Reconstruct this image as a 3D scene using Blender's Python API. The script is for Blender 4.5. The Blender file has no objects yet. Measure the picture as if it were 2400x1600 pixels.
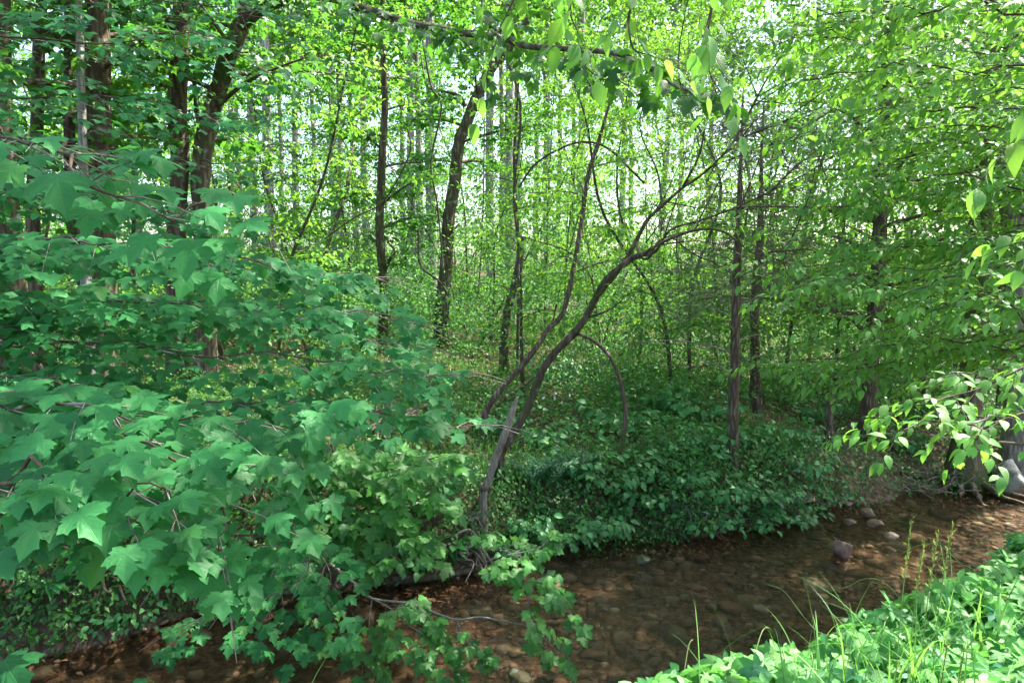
import bpy, math, random
import numpy as np
from mathutils import Matrix, Vector

SC = bpy.context.scene
COL = SC.collection
R = np.random.default_rng(7)
random.seed(7)
PI = math.pi

# ------------------------------------------------------------------ camera, sky, sun, exposure
CAM_Z, PITCH = 2.8, math.radians(6.0)
cam_d = bpy.data.cameras.new('camera'); cam = bpy.data.objects.new('camera', cam_d); COL.objects.link(cam)
cam.location = (0, 0, CAM_Z); cam.rotation_euler = (PI / 2 - PITCH, 0, 0)
cam_d.lens = 24; cam_d.sensor_width = 36; cam_d.clip_start = 0.05; cam_d.clip_end = 2000
SC.camera = cam

SUN_EL, SUN_AZ = math.radians(58), math.radians(62)      # azimuth clockwise from +Y (view direction) towards +X
world = bpy.data.worlds.new('World'); SC.world = world; world.use_nodes = True
wn = world.node_tree; wn.nodes.clear()
sky = wn.nodes.new('ShaderNodeTexSky'); sky.sky_type = 'NISHITA'; sky.sun_disc = False
sky.sun_elevation = SUN_EL; sky.sun_rotation = SUN_AZ; sky.air_density = 1.0; sky.dust_density = 3.0
bgn = wn.nodes.new('ShaderNodeBackground'); bgn.inputs['Strength'].default_value = 0.15
won = wn.nodes.new('ShaderNodeOutputWorld')
wn.links.new(sky.outputs[0], bgn.inputs[0]); wn.links.new(bgn.outputs[0], won.inputs[0])

sun_d = bpy.data.lights.new('sun', 'SUN'); sun = bpy.data.objects.new('sun', sun_d); COL.objects.link(sun)
sun_d.energy = 5.0; sun_d.angle = math.radians(0.53); sun_d.color = (1.0, 0.95, 0.86)
to_sun = Vector((math.sin(SUN_AZ) * math.cos(SUN_EL), math.cos(SUN_AZ) * math.cos(SUN_EL), math.sin(SUN_EL)))
sun.rotation_euler = to_sun.to_track_quat('Z', 'Y').to_euler(); sun.location = (20, 10, 40)

SC.view_settings.view_transform = 'Standard'; SC.view_settings.look = 'None'
SC.view_settings.gamma = 1.0; SC.view_settings.use_curve_mapping = False
SC.view_settings.exposure = 2.22
SC.render.engine = 'CYCLES'
cy = SC.cycles
cy.max_bounces = 7; cy.diffuse_bounces = 3; cy.glossy_bounces = 3; cy.transmission_bounces = 5; cy.transparent_max_bounces = 10
cy.use_denoising = True; cy.sample_clamp_indirect = 6.0; cy.caustics_reflective = False; cy.caustics_refractive = False
SC.render.use_persistent_data = False

# ------------------------------------------------------------------ helpers: positions
CP, SP = math.cos(PITCH), math.sin(PITCH)
def q(px, py, d):                                   # a pixel of the 2400x1600 photograph, at depth d along +Y
    u = (px - 1200) / 1600.0; v = (800 - py) / 1600.0
    y = CP + v * SP; k = d / y
    return np.array([u * k, d, CAM_Z + (-SP + v * CP) * k])
def w(px, py, d): return q(px * 2400 / 2352, py * 2400 / 2352, d)   # the same for the 2352-wide view
def proj(P):                                        # world -> photo pixel (2400) and depth
    P = np.atleast_2d(P); x = P[:, 0]; y = P[:, 1]; z = P[:, 2] - CAM_Z
    f = y * CP - z * SP; v = y * SP + z * CP
    f = np.where(f < 1e-3, 1e-3, f)
    return 1200 + 1600 * x / f, 800 - 1600 * v / f, f
def wave(x, y, s, n=7, seed=1):                     # smooth pseudo noise, about -1..1
    r = np.random.default_rng(seed); o = 0
    for i in range(n):
        a = r.uniform(0, 2 * PI); k = s * r.uniform(0.6, 1.9); o = o + np.sin((x * math.cos(a) + y * math.sin(a)) * k + r.uniform(0, 6.28))
    return o / n * 1.6

# far water edge from the photograph, at water level z = 0
_edge = [(40, 1535), (200, 1490), (430, 1430), (700, 1375), (1000, 1335), (1250, 1290), (1450, 1255), (1700, 1225), (1850, 1200), (2000, 1165), (2150, 1145), (2352, 1130)]
def plane_pt(px, py, z=0.0):
    u = (px - 1176) / 1568; v = (784 - py) / 1568
    k = (z - CAM_Z) / (-SP + v * CP)
    return np.array([u * k, (CP + v * SP) * k, z])
_E = np.array([plane_pt(*e) for e in _edge])
_EX = np.concatenate([[-80, -9], _E[:, 0], [12, 80]])
_EY = np.concatenate([[-22, 2.6], _E[:, 1], [10.6, 34]])
def y_far(x): return np.interp(x, _EX, _EY) + 0.10 * np.sin(x * 2.3) + 0.05 * np.sin(x * 5.1 + 1)
def y_top(x): return 2.22 + 0.60 * x + 0.10 * np.sin(x * 1.7 + 1.0)
def sm(a, b, t):
    t = np.clip((t - a) / (b - a), 0, 1); return t * t * (3 - 2 * t)
def height(x, y):
    x = np.asarray(x, float); y = np.asarray(y, float)
    yf = y_far(x); yn = y_top(x)
    s = (y - yf) * 0.93; n = (yn - y) * 0.87
    bank = 0.62 + 0.30 * sm(-0.3, -2.5, x) - 0.18 * sm(3.0, 5.0, x)
    wid = 0.75 + 0.2 * np.sin(x * 1.3) + 0.5 * sm(3.5, 5.5, x)
    far = -0.16 + (bank + 0.16) * sm(-0.12, 1.0, s / wid) + 0.16 * sm(0.6, 4, s) + 0.05 * np.clip(y - 17, 0, 35) + 0.03 * np.clip(y - 52, 0, 80)
    far = far + 0.06 * wave(x, y, 1.3, seed=3) * sm(0.1, 1.5, s) + 0.03 * wave(x, y, 5.0, seed=4) * sm(-0.1, 0.4, s)
    near = -0.16 + 1.17 * sm(-0.75, 0.15, n) + 0.05 * wave(x, y, 1.5, seed=5) * sm(0, 1, n)
    bed = -0.15 + 0.035 * wave(x, y, 2.2, seed=6) + 0.015 * wave(x, y, 7.0, seed=8)
    h = np.where(s > -0.12 * wid, np.maximum(far, bed), np.maximum(bed, near))
    return h
def gz(x, y): return float(height(x, y))
def ground_hit(px, py, dmax=70):                    # photo pixel (2352 view) -> point on the ground
    d = np.arange(1.2, dmax, 0.03); a = w(px, py, 1.0) - [0, 0, CAM_Z]
    k = np.nonzero(CAM_Z + a[2] * d <= height(a[0] * d, d))[0]
    return w(px, py, d[k[0]] if len(k) else dmax)

# ------------------------------------------------------------------ helpers: meshes and objects
def mesh_np(name, V, faces, mat=None, rnd=None, luv=None, smooth=True):
    V = np.asarray(V, np.float32).reshape(-1, 3)
    m = bpy.data.meshes.new(name)
    m.vertices.add(len(V)); m.vertices.foreach_set('co', V.ravel())
    li, ls, off = [], [], 0
    for F in faces:
        F = np.asarray(F, np.int32)
        if F.size == 0: continue
        li.append(F.ravel()); ls.append(off + np.arange(len(F), dtype=np.int32) * F.shape[1]); off += F.size
    if li:
        li = np.concatenate(li); ls = np.concatenate(ls)
        m.loops.add(len(li)); m.loops.foreach_set('vertex_index', li)
        m.polygons.add(len(ls)); m.polygons.foreach_set('loop_start', ls)
        m.polygons.foreach_set('use_smooth', np.full(len(ls), smooth, bool))
    if rnd is not None:
        a = m.attributes.new('rnd', 'FLOAT', 'POINT'); a.data.foreach_set('value', np.asarray(rnd, np.float32))
    if luv is not None:
        a = m.attributes.new('luv', 'FLOAT_VECTOR', 'POINT'); a.data.foreach_set('vector', np.asarray(luv, np.float32).ravel())
    m.update(calc_edges=True)
    if mat: m.materials.append(mat)
    return m
def link(name, data, parent=None, loc=None):
    o = bpy.data.objects.new(name, data); COL.objects.link(o)
    if parent: o.parent = parent
    if loc is not None: o.location = loc
    return o
def tag(o, label=None, cat=None, group=None, kind=None):
    if label: o['label'] = label
    if cat: o['category'] = cat
    if group: o['group'] = group
    if kind: o['kind'] = kind
    return o
def thing(name, label, cat, loc=(0, 0, 0), group=None, kind=None):
    return tag(link(name, None, None, tuple(float(v) for v in loc)), label, cat, group, kind)
ORD = ['first', 'second', 'third', 'fourth', 'fifth', 'sixth', 'seventh', 'eighth', 'ninth', 'tenth', 'eleventh', 'twelfth', 'thirteenth', 'fourteenth',
       'fifteenth', 'sixteenth', 'seventeenth', 'eighteenth', 'nineteenth', 'twentieth', 'twenty-first', 'twenty-second', 'twenty-third', 'twenty-fourth',
       'twenty-fifth', 'twenty-sixth', 'twenty-seventh', 'twenty-eighth', 'twenty-ninth', 'thirtieth', 'thirty-first', 'thirty-second', 'thirty-third', 'thirty-fourth', 'thirty-fifth', 'thirty-sixth']

def nrm(v):
    v = np.asarray(v, float); l = np.linalg.norm(v, axis=-1, keepdims=True); return v / np.where(l < 1e-9, 1, l)
def spline(P, n=4):                                 # Catmull-Rom through P, n points per span
    P = np.asarray(P, float); Q = np.vstack([2 * P[0] - P[1], P, 2 * P[-1] - P[-2]]); out = []
    t = np.linspace(0, 1, n, endpoint=False)[:, None]
    for i in range(1, len(Q) - 2):
        a, b, c, d = Q[i - 1], Q[i], Q[i + 1], Q[i + 2]
        out.append(0.5 * (2 * b + (c - a) * t + (2 * a - 5 * b + 4 * c - d) * t ** 2 + (3 * b - a - 3 * c + d) * t ** 3))
    return np.vstack(out + [P[-1:]])
class Tubes:
    def __init__(s): s.V = []; s.F = []; s.T = []; s.n = 0
    def add(s, P, r, sides=5, rough=0.0, cap=True):
        P = np.asarray(P, float); k = len(P)
        r = np.broadcast_to(np.asarray(r, float), (k,)) if np.ndim(r) else np.full(k, float(r))
        t = nrm(np.gradient(P, axis=0))
        ref = np.array([0, 0, 1.0]) if abs(t[:, 2]).mean() < 0.8 else np.array([1.0, 0, 0])
        a = nrm(np.cross(t, ref)); b = np.cross(t, a)
        th = np.arange(sides) * 2 * PI / sides
        rr = r[:, None] * (1 + (R.normal(0, rough, (k, sides)) if rough else 0))
        ring = P[:, None, :] + rr[..., None] * (np.cos(th)[None, :, None] * a[:, None, :] + np.sin(th)[None, :, None] * b[:, None, :])
        s.V.append(ring.reshape(-1, 3))
        i = np.arange(k - 1)[:, None] * sides; j = np.arange(sides)[None, :]; j2 = (j + 1) % sides
        s.F.append((s.n + np.stack([i + j, i + j2, i + sides + j2, i + sides + j], -1)).reshape(-1, 4))
        n0 = s.n; s.n += k * sides
        if cap:
            s.V.append(P[-1:] + t[-1:] * r[-1] * 0.3); e = n0 + (k - 1) * sides
            s.T.append(np.stack([e + np.arange(sides), e + (np.arange(sides) + 1) % sides, np.full(sides, s.n)], -1)); s.n += 1
    def build(s, name, mat, parent=None, origin=(0, 0, 0)):
        V = np.vstack(s.V) - np.asarray(origin, float)
        return link(name, mesh_np(name, V, [np.vstack(s.F)] + ([np.vstack(s.T)] if s.T else []), mat), parent)

# ------------------------------------------------------------------ materials
def new_mat(name):
    m = bpy.data.materials.new(name); m.use_nodes = True; nt = m.node_tree; nt.nodes.clear()
    return m, nt, nt.nodes.new('ShaderNodeOutputMaterial')
class NB:
    def __init__(s, nt): s.nt = nt
    def n(s, t, **kw):
        o = s.nt.nodes.new(t)
        for k, v in kw.items(): setattr(o, k, v)
        return o
    def set(s, sock, v):
        if isinstance(v, bpy.types.NodeSocket): s.nt.links.new(v, sock)
        elif v is not None: sock.default_value = v
    def math(s, op, a, b=None, c=None, clamp=False):
        o = s.n('ShaderNodeMath', operation=op, use_clamp=clamp); s.set(o.inputs[0], a)
        if b is not None: s.set(o.inputs[1], b)
        if c is not None: s.set(o.inputs[2], c)
        return o.outputs[0]
    def mix(s, f, a, b, blend='MIX'):
        o = s.n('ShaderNodeMix', data_type='RGBA', blend_type=blend); s.set(o.inputs[0], f)
        s.set(o.inputs[6], (*a, 1) if isinstance(a, tuple) and len(a) == 3 else a); s.set(o.inputs[7], (*b, 1) if isinstance(b, tuple) and len(b) == 3 else b)
        return o.outputs[2]
    def noise(s, vec, scale, detail=4, rough=0.55, out=0):
        o = s.n('ShaderNodeTexNoise'); s.set(o.inputs['Vector'], vec); o.inputs['Scale'].default_value = scale
        o.inputs['Detail'].default_value = detail; o.inputs['Roughness'].default_value = rough; return o.outputs[out]
    def ramp(s, f, stops):
        o = s.n('ShaderNodeValToRGB'); s.set(o.inputs[0], f); e = o.color_ramp.elements
        while len(e) < len(stops): e.new(0.5)
        for x, (p, c) in zip(e, stops): x.position = p; x.color = (*c, 1) if len(c) == 3 else c
        return o.outputs[0]
    def vmap(s, vec, scale=(1, 1, 1), loc=(0, 0, 0)):
        o = s.n('ShaderNodeMapping'); s.set(o.inputs[0], vec); o.inputs['Scale'].default_value = scale; s.set(o.inputs['Location'], loc); return o.outputs[0]
    def bump(s, h, strength=0.5, dist=0.02, normal=None):
        o = s.n('ShaderNodeBump'); s.set(o.inputs['Height'], h); o.inputs['Strength'].default_value = strength; o.inputs['Distance'].default_value = dist
        if normal is not None: s.set(o.inputs['Normal'], normal)
        return o.outputs[0]
    def princ(s, col, rough=0.6, normal=None, spec=0.4):
        o = s.n('ShaderNodeBsdfPrincipled'); s.set(o.inputs['Base Color'], (*col, 1) if isinstance(col, tuple) and len(col) == 3 else col); s.set(o.inputs['Roughness'], rough)
        o.inputs['Specular IOR Level'].default_value = spec
        if normal is not None: s.set(o.inputs['Normal'], normal)
        return o
def rnd_value(b):
    at = b.n('ShaderNodeAttribute', attribute_name='rnd'); oi = b.n('ShaderNodeObjectInfo')
    return b.math('FRACT', b.math('ADD', at.outputs['Fac'], oi.outputs['Random']))
def leaf_mat(name, ca, cb, tc, veins=None, rough=0.42, trans=0.42, spec=0.45, cc=None):
    m, nt, out = new_mat(name); b = NB(nt)
    r = rnd_value(b)
    stops = [(0.0, ca), (0.85, cb)]
    if cc: stops = [(0.0, ca), (0.6, cb), (0.95, cb), (1.0, cc)]
    col = b.ramp(r, stops)
    r2 = b.math('FRACT', b.math('MULTIPLY', r, 7.31))
    hv = b.n('ShaderNodeHueSaturation'); b.set(hv.inputs['Color'], col); b.set(hv.inputs['Value'], b.math('MULTIPLY_ADD', r2, 0.75, 0.62))
    col = hv.outputs[0]; normal = None
    if veins:
        lu = b.n('ShaderNodeAttribute', attribute_name='luv'); sp = b.n('ShaderNodeSeparateXYZ'); b.set(sp.inputs[0], lu.outputs['Vector'])
        ax = b.math('ABSOLUTE', sp.outputs[0]); y = sp.outputs[1]
        if veins == 'palm':
            masks = []
            for a in (0.0, 52.0, 104.0):
                ca_, sa_ = math.cos(math.radians(a)), math.sin(math.radians(a))
                perp = b.math('ABSOLUTE', b.math('SUBTRACT', b.math('MULTIPLY', ax, ca_), b.math('MULTIPLY', y, sa_)))
                along = b.math('ADD', b.math('MULTIPLY', ax, sa_), b.math('MULTIPLY', y, ca_))
                # side veins leaving the main vein
                side = b.math('PINGPONG', b.math('SUBTRACT', along, b.math('MULTIPLY', perp, 0.85)), 0.075)
                sv = b.math('MULTIPLY', b.math('SUBTRACT', 1.0, b.math('DIVIDE', side, 0.010), clamp=True), 0.35)
                main = b.math('SUBTRACT', 1.0, b.math('DIVIDE', perp, 0.014), clamp=True)
                ok = b.math('GREATER_THAN', along, 0.0)
                near = b.math('LESS_THAN', perp, 0.22)
                masks.append(b.math('MULTIPLY', ok, b.math('MAXIMUM', main, b.math('MULTIPLY', sv, near))))
            v = b.math('MAXIMUM', masks[0], b.math('MAXIMUM', masks[1], masks[2]))
        else:
            main = b.math('SUBTRACT', 1.0, b.math('DIVIDE', ax, 0.014), clamp=True)
            side = b.math('PINGPONG', b.math('SUBTRACT', y, b.math('MULTIPLY', ax, 0.9)), 0.055)
            sv = b.math('MULTIPLY', b.math('SUBTRACT', 1.0, b.math('DIVIDE', side, 0.012), clamp=True), 0.5)
            v = b.math('MAXIMUM', main, sv)
        col = b.mix(b.math('MULTIPLY', v, 0.22), col, (cb[0] * 2.0 + .03, cb[1] * 1.6 + .04, cb[2] * 1.6 + .02))
        no = b.noise(lu.outputs['Vector'], 9, 3)
        col = b.mix(0.35, col, b.mix(no, (0.25, 0.3, 0.2), (0.75, 0.72, 0.7)), 'OVERLAY')
        normal = b.bump(b.math('ADD', b.math('MULTIPLY', v, -0.4), b.math('MULTIPLY', no, 0.6)), 0.35, 0.008)
    p = b.princ(col, rough, normal, spec)
    tr = b.n('ShaderNodeBsdfTranslucent'); b.set(tr.inputs['Color'], b.mix(0.65, col, tc))
    mx = b.n('ShaderNodeMixShader'); mx.inputs[0].default_value = trans
    nt.links.new(p.outputs[0], mx.inputs[1]); nt.links.new(tr.outputs[0], mx.inputs[2]); nt.links.new(mx.outputs[0], out.inputs[0])
    return m
def bark_mat(name, c1, c2, moss=0.0, lichen=0.0, sc=1.0, bumpd=0.02, plates=True):
    m, nt, out = new_mat(name); b = NB(nt)
    tc = b.n('ShaderNodeTexCoord'); oi = b.n('ShaderNodeObjectInfo')
    v = b.vmap(tc.outputs['Object'], (9 * sc, 9 * sc, 1.6 * sc))
    n1 = b.noise(v, 2.2, 7, 0.62); n2 = b.noise(tc.outputs['Object'], 1.3, 4)
    vo = b.n('ShaderNodeTexVoronoi', feature='DISTANCE_TO_EDGE'); b.set(vo.inputs['Vector'], v); vo.inputs['Scale'].default_value = 1.6
    crack = b.math('MULTIPLY', vo.outputs['Distance'], 2.2, clamp=True)
    h = b.math('ADD', n1, b.math('MULTIPLY', crack, 0.6 if plates else 0.15))
    col = b.ramp(b.math('MULTIPLY', h, 0.75), [(0.25, tuple(x * 0.45 for x in c1)), (0.5, c1), (0.75, c2)])
    if moss: col = b.mix(b.math('MULTIPLY', b.math('SUBTRACT', n2, 0.62 - 0.25 * moss, clamp=True), 5, clamp=True), col, (0.05, 0.075, 0.02))
    if lichen:
        n3 = b.noise(tc.outputs['Object'], 5.5, 5); col = b.mix(b.math('MULTIPLY', b.math('SUBTRACT', n3, 0.66 - 0.2 * lichen, clamp=True), 7, clamp=True), col, (0.34, 0.36, 0.31))
    p = b.princ(col, 0.85, b.bump(h, 0.9, bumpd), 0.2); nt.links.new(p.outputs[0], out.inputs[0])
    return m
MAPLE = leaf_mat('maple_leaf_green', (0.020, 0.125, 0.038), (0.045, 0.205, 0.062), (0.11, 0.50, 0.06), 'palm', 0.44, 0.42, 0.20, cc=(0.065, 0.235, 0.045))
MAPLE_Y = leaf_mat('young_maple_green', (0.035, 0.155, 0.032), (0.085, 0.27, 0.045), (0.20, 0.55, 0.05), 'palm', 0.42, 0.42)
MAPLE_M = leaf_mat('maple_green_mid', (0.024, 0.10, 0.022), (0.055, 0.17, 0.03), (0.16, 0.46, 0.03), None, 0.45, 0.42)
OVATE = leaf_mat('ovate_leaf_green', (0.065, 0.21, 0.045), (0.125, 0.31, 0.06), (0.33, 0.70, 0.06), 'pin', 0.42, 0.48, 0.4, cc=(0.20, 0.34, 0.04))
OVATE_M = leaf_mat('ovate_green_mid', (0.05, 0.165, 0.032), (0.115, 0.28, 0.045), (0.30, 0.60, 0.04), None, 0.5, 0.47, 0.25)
BANKLEAF = leaf_mat('bank_leaf_green', (0.034, 0.17, 0.052), (0.078, 0.27, 0.078), (0.12, 0.48, 0.05), 'pin', 0.40, 0.36)
CREEP = leaf_mat('creeper_green', (0.034, 0.175, 0.05), (0.12, 0.335, 0.078), (0.24, 0.66, 0.10), 'pin', 0.42, 0.36, 0.35, cc=(0.05, 0.22, 0.16))
FARLEAF = leaf_mat('far_leaf_green', (0.030, 0.115, 0.035), (0.080, 0.205, 0.05), (0.19, 0.50, 0.07), None, 0.5, 0.45, 0.35)
CANOPY = leaf_mat('canopy_green', (0.035, 0.11, 0.02), (0.08, 0.19, 0.03), (0.25, 0.55, 0.03), None, 0.5, 0.45, 0.3)
HERB = leaf_mat('herb_green', (0.026, 0.115, 0.028), (0.075, 0.22, 0.045), (0.18, 0.48, 0.04), None, 0.45, 0.4, 0.35)
GRASSM = leaf_mat('grass_green', (0.06, 0.19, 0.045), (0.13, 0.30, 0.06), (0.3, 0.6, 0.08), None, 0.45, 0.4, 0.4)
FERNM = leaf_mat('fern_green', (0.028, 0.13, 0.065), (0.05, 0.18, 0.085), (0.10, 0.34, 0.06), None, 0.45, 0.35, 0.4)
NEEDLE = leaf_mat('needle_grey_green', (0.055, 0.085, 0.045), (0.11, 0.14, 0.07), (0.2, 0.3, 0.08), None, 0.6, 0.3, 0.2)
PETIOLE = leaf_mat('petiole_green', (0.14, 0.20, 0.06), (0.20, 0.26, 0.08), (0.3, 0.4, 0.1), None, 0.5, 0.2, 0.3)
LITTER = leaf_mat('dry_leaf_brown', (0.10, 0.055, 0.035), (0.27, 0.17, 0.115), (0.4, 0.22, 0.12), None, 0.7, 0.15, 0.25)
SEED = leaf_mat('seed_head_pale', (0.22, 0.34, 0.06), (0.32, 0.42, 0.10), (0.4, 0.5, 0.1), None, 0.6, 0.3, 0.2)
PETAL = leaf_mat('white_petal', (0.7, 0.72, 0.68), (0.8, 0.8, 0.78), (0.8, 0.85, 0.8), None, 0.5, 0.4, 0.3)
BARK_D = bark_mat('bark_dark_brown', (0.085, 0.062, 0.042), (0.17, 0.13, 0.09), moss=0.5, lichen=0.3)
BARK_B = bark_mat('bark_brown', (0.10, 0.073, 0.054), (0.20, 0.155, 0.115), moss=0.4, lichen=0.2)
BARK_G = bark_mat('bark_pale_grey', (0.22, 0.20, 0.18), (0.38, 0.36, 0.33), lichen=0.5, sc=1.2, bumpd=0.01)
BARK_P = bark_mat('bark_pine_grey', (0.25, 0.21, 0.21), (0.44, 0.39, 0.39), lichen=0.3, sc=0.8, bumpd=0.03)
BARK_R = bark_mat('bark_cedar_red', (0.105, 0.072, 0.054), (0.22, 0.162, 0.13), lichen=0.2, sc=1.6)
BARK_T = bark_mat('twig_grey_brown', (0.10, 0.075, 0.055), (0.21, 0.165, 0.13), lichen=0.35, sc=3, bumpd=0.004, plates=False)
TWIG_G = bark_mat('twig_pale_grey', (0.23, 0.20, 0.17), (0.40, 0.37, 0.33), lichen=0.4, sc=3, bumpd=0.004, plates=False)
DEAD = bark_mat('dead_wood_pale', (0.30, 0.24, 0.19), (0.52, 0.45, 0.38), sc=2.5, bumpd=0.008, plates=False)

def ground_material():
    m, nt, out = new_mat('forest_soil'); b = NB(nt); g = b.n('ShaderNodeNewGeometry'); P = g.outputs['Position']
    n1 = b.noise(P, 9, 8, 0.65); n2 = b.noise(P, 0.9, 4); n3 = b.noise(P, 38, 5, 0.6)
    vo = b.n('ShaderNodeTexVoronoi'); b.set(vo.inputs['Vector'], P); vo.inputs['Scale'].default_value = 26
    soil = b.ramp(n1, [(0.3, (0.030, 0.019, 0.012)), (0.5, (0.075, 0.046, 0.029)), (0.72, (0.155, 0.10, 0.066))])
    soil = b.mix(0.4, soil, b.ramp(vo.outputs['Color'], [(0.2, (0.06, 0.036, 0.022)), (0.8, (0.19, 0.125, 0.085))]))
    moss = b.ramp(n3, [(0.35, (0.018, 0.036, 0.010)), (0.65, (0.055, 0.085, 0.020))])
    f = b.math('MULTIPLY', b.math('SUBTRACT', b.math('ADD', b.math('MULTIPLY', n2, 0.75), b.math('MULTIPLY', n1, 0.25)), 0.5, clamp=True), 8, clamp=True)
    sp = b.n('ShaderNodeSeparateXYZ'); b.set(sp.inputs[0], P)
    dry = b.math('MULTIPLY', b.math('SUBTRACT', sp.outputs[2], 0.05), 4, clamp=True)      # moss only grows above the water line
    col = b.mix(b.math('MULTIPLY', f, dry), soil, moss)
    bed = b.ramp(b.noise(P, 14, 6, 0.7), [(0.3, (0.032, 0.020, 0.013)), (0.48, (0.095, 0.061, 0.041)), (0.68, (0.25, 0.175, 0.125))])
    col = b.mix(dry, bed, col)
    p = b.princ(col, 0.88, b.bump(b.math('ADD', n1, b.math('MULTIPLY', n3, 0.5)), 0.9, 0.03), 0.2); nt.links.new(p.outputs[0], out.inputs[0]); return m
def stone_material(name, tint=None, moss=0.0):
    m, nt, out = new_mat(name); b = NB(nt); tc = b.n('ShaderNodeTexCoord'); g = b.n('ShaderNodeNewGeometry'); oi = b.n('ShaderNodeObjectInfo')
    at = b.n('ShaderNodeAttribute', attribute_name='rnd'); r = b.math('FRACT', b.math('ADD', at.outputs['Fac'], oi.outputs['Random']))
    n = b.noise(g.outputs['Position'], 16, 7, 0.65); n2 = b.noise(g.outputs['Position'], 60, 4)
    base = b.ramp(r, tint or [(0.0, (0.06, 0.038, 0.026)), (0.3, (0.15, 0.095, 0.062)), (0.5, (0.15, 0.12, 0.085)), (0.7, (0.19, 0.112, 0.075)), (0.82, (0.16, 0.15, 0.125)), (0.9, (0.28, 0.20, 0.13)), (1.0, (0.45, 0.39, 0.31))])
    col = b.mix(0.75, base, b.ramp(n, [(0.25, (0.2, 0.2, 0.2)), (0.55, (0.5, 0.5, 0.5)), (0.8, (0.8, 0.78, 0.75))]), 'OVERLAY')
    if moss: col = b.mix(b.math('MULTIPLY', b.math('SUBTRACT', b.noise(g.outputs['Position'], 6, 5), 0.62 - 0.3 * moss, clamp=True), 6, clamp=True), col, (0.035, 0.05, 0.018))
    p = b.princ(col, 0.6, b.bump(b.math('ADD', n, b.math('MULTIPLY', n2, 0.3)), 0.7, 0.02), 0.4); nt.links.new(p.outputs[0], out.inputs[0]); return m
def water_material():
    m, nt, out = new_mat('stream_water'); b = NB(nt); g = b.n('ShaderNodeNewGeometry')
    rot = b.n('ShaderNodeMapping'); b.set(rot.inputs[0], g.outputs['Position']); rot.inputs['Rotation'].default_value = (0, 0, -0.40); rot.inputs['Scale'].default_value = (0.45, 1.0, 1.0)
    n1 = b.noise(rot.outputs[0], 16, 4, 0.6); n2 = b.noise(rot.outputs[0], 45, 3); n0 = b.noise(rot.outputs[0], 3.2, 3)
    h = b.math('ADD', b.math('ADD', n1, b.math('MULTIPLY', n2, 0.35)), b.math('MULTIPLY', n0, 1.2))
    nm = b.bump(h, 0.6, 0.03)
    fr = b.n('ShaderNodeFresnel'); fr.inputs['IOR'].default_value = 1.33; nt.links.new(nm, fr.inputs['Normal'])
    gl = b.n('ShaderNodeBsdfGlossy'); gl.inputs['Roughness'].default_value = 0.025; gl.inputs['Color'].default_value = (1, 1, 1, 1); nt.links.new(nm, gl.inputs['Normal'])
    tr = b.n('ShaderNodeBsdfTransparent'); tr.inputs['Color'].default_value = (0.88, 0.81, 0.70, 1)
    rf = b.n('ShaderNodeBsdfRefraction'); rf.inputs['IOR'].default_value = 1.06; rf.inputs['Roughness'].default_value = 0.0; rf.inputs['Color'].default_value = (0.80, 0.71, 0.58, 1); nt.links.new(nm, rf.inputs['Normal'])
    m2 = b.n('ShaderNodeMixShader'); m2.inputs[0].default_value = 0.22; nt.links.new(tr.outputs[0], m2.inputs[1]); nt.links.new(rf.outputs[0], m2.inputs[2])
    mx = b.n('ShaderNodeMixShader'); nt.links.new(b.math('MULTIPLY', fr.outputs[0], 0.75), mx.inputs[0]); nt.links.new(m2.outputs[0], mx.inputs[1]); nt.links.new(gl.outputs[0], mx.inputs[2])
    nt.links.new(mx.outputs[0], out.inputs[0]); return m
SOIL = ground_material(); STONE = stone_material('stream_stone'); WATER = water_material()
STONE_RED = stone_material('red_brown_stone', [(0.0, (0.26, 0.15, 0.115)), (1.0, (0.30, 0.18, 0.14))])
STONE_MOSS = stone_material('mossy_stone', [(0.0, (0.10, 0.10, 0.085)), (1.0, (0.15, 0.15, 0.13))], 0.9)
STONE_PALE = stone_material('pale_boulder', [(0.0, (0.36, 0.33, 0.29)), (1.0, (0.42, 0.39, 0.35))], 0.4)
STONE_TAN = stone_material('tan_stone', [(0.0, (0.15, 0.105, 0.065)), (1.0, (0.22, 0.165, 0.11))])

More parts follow.
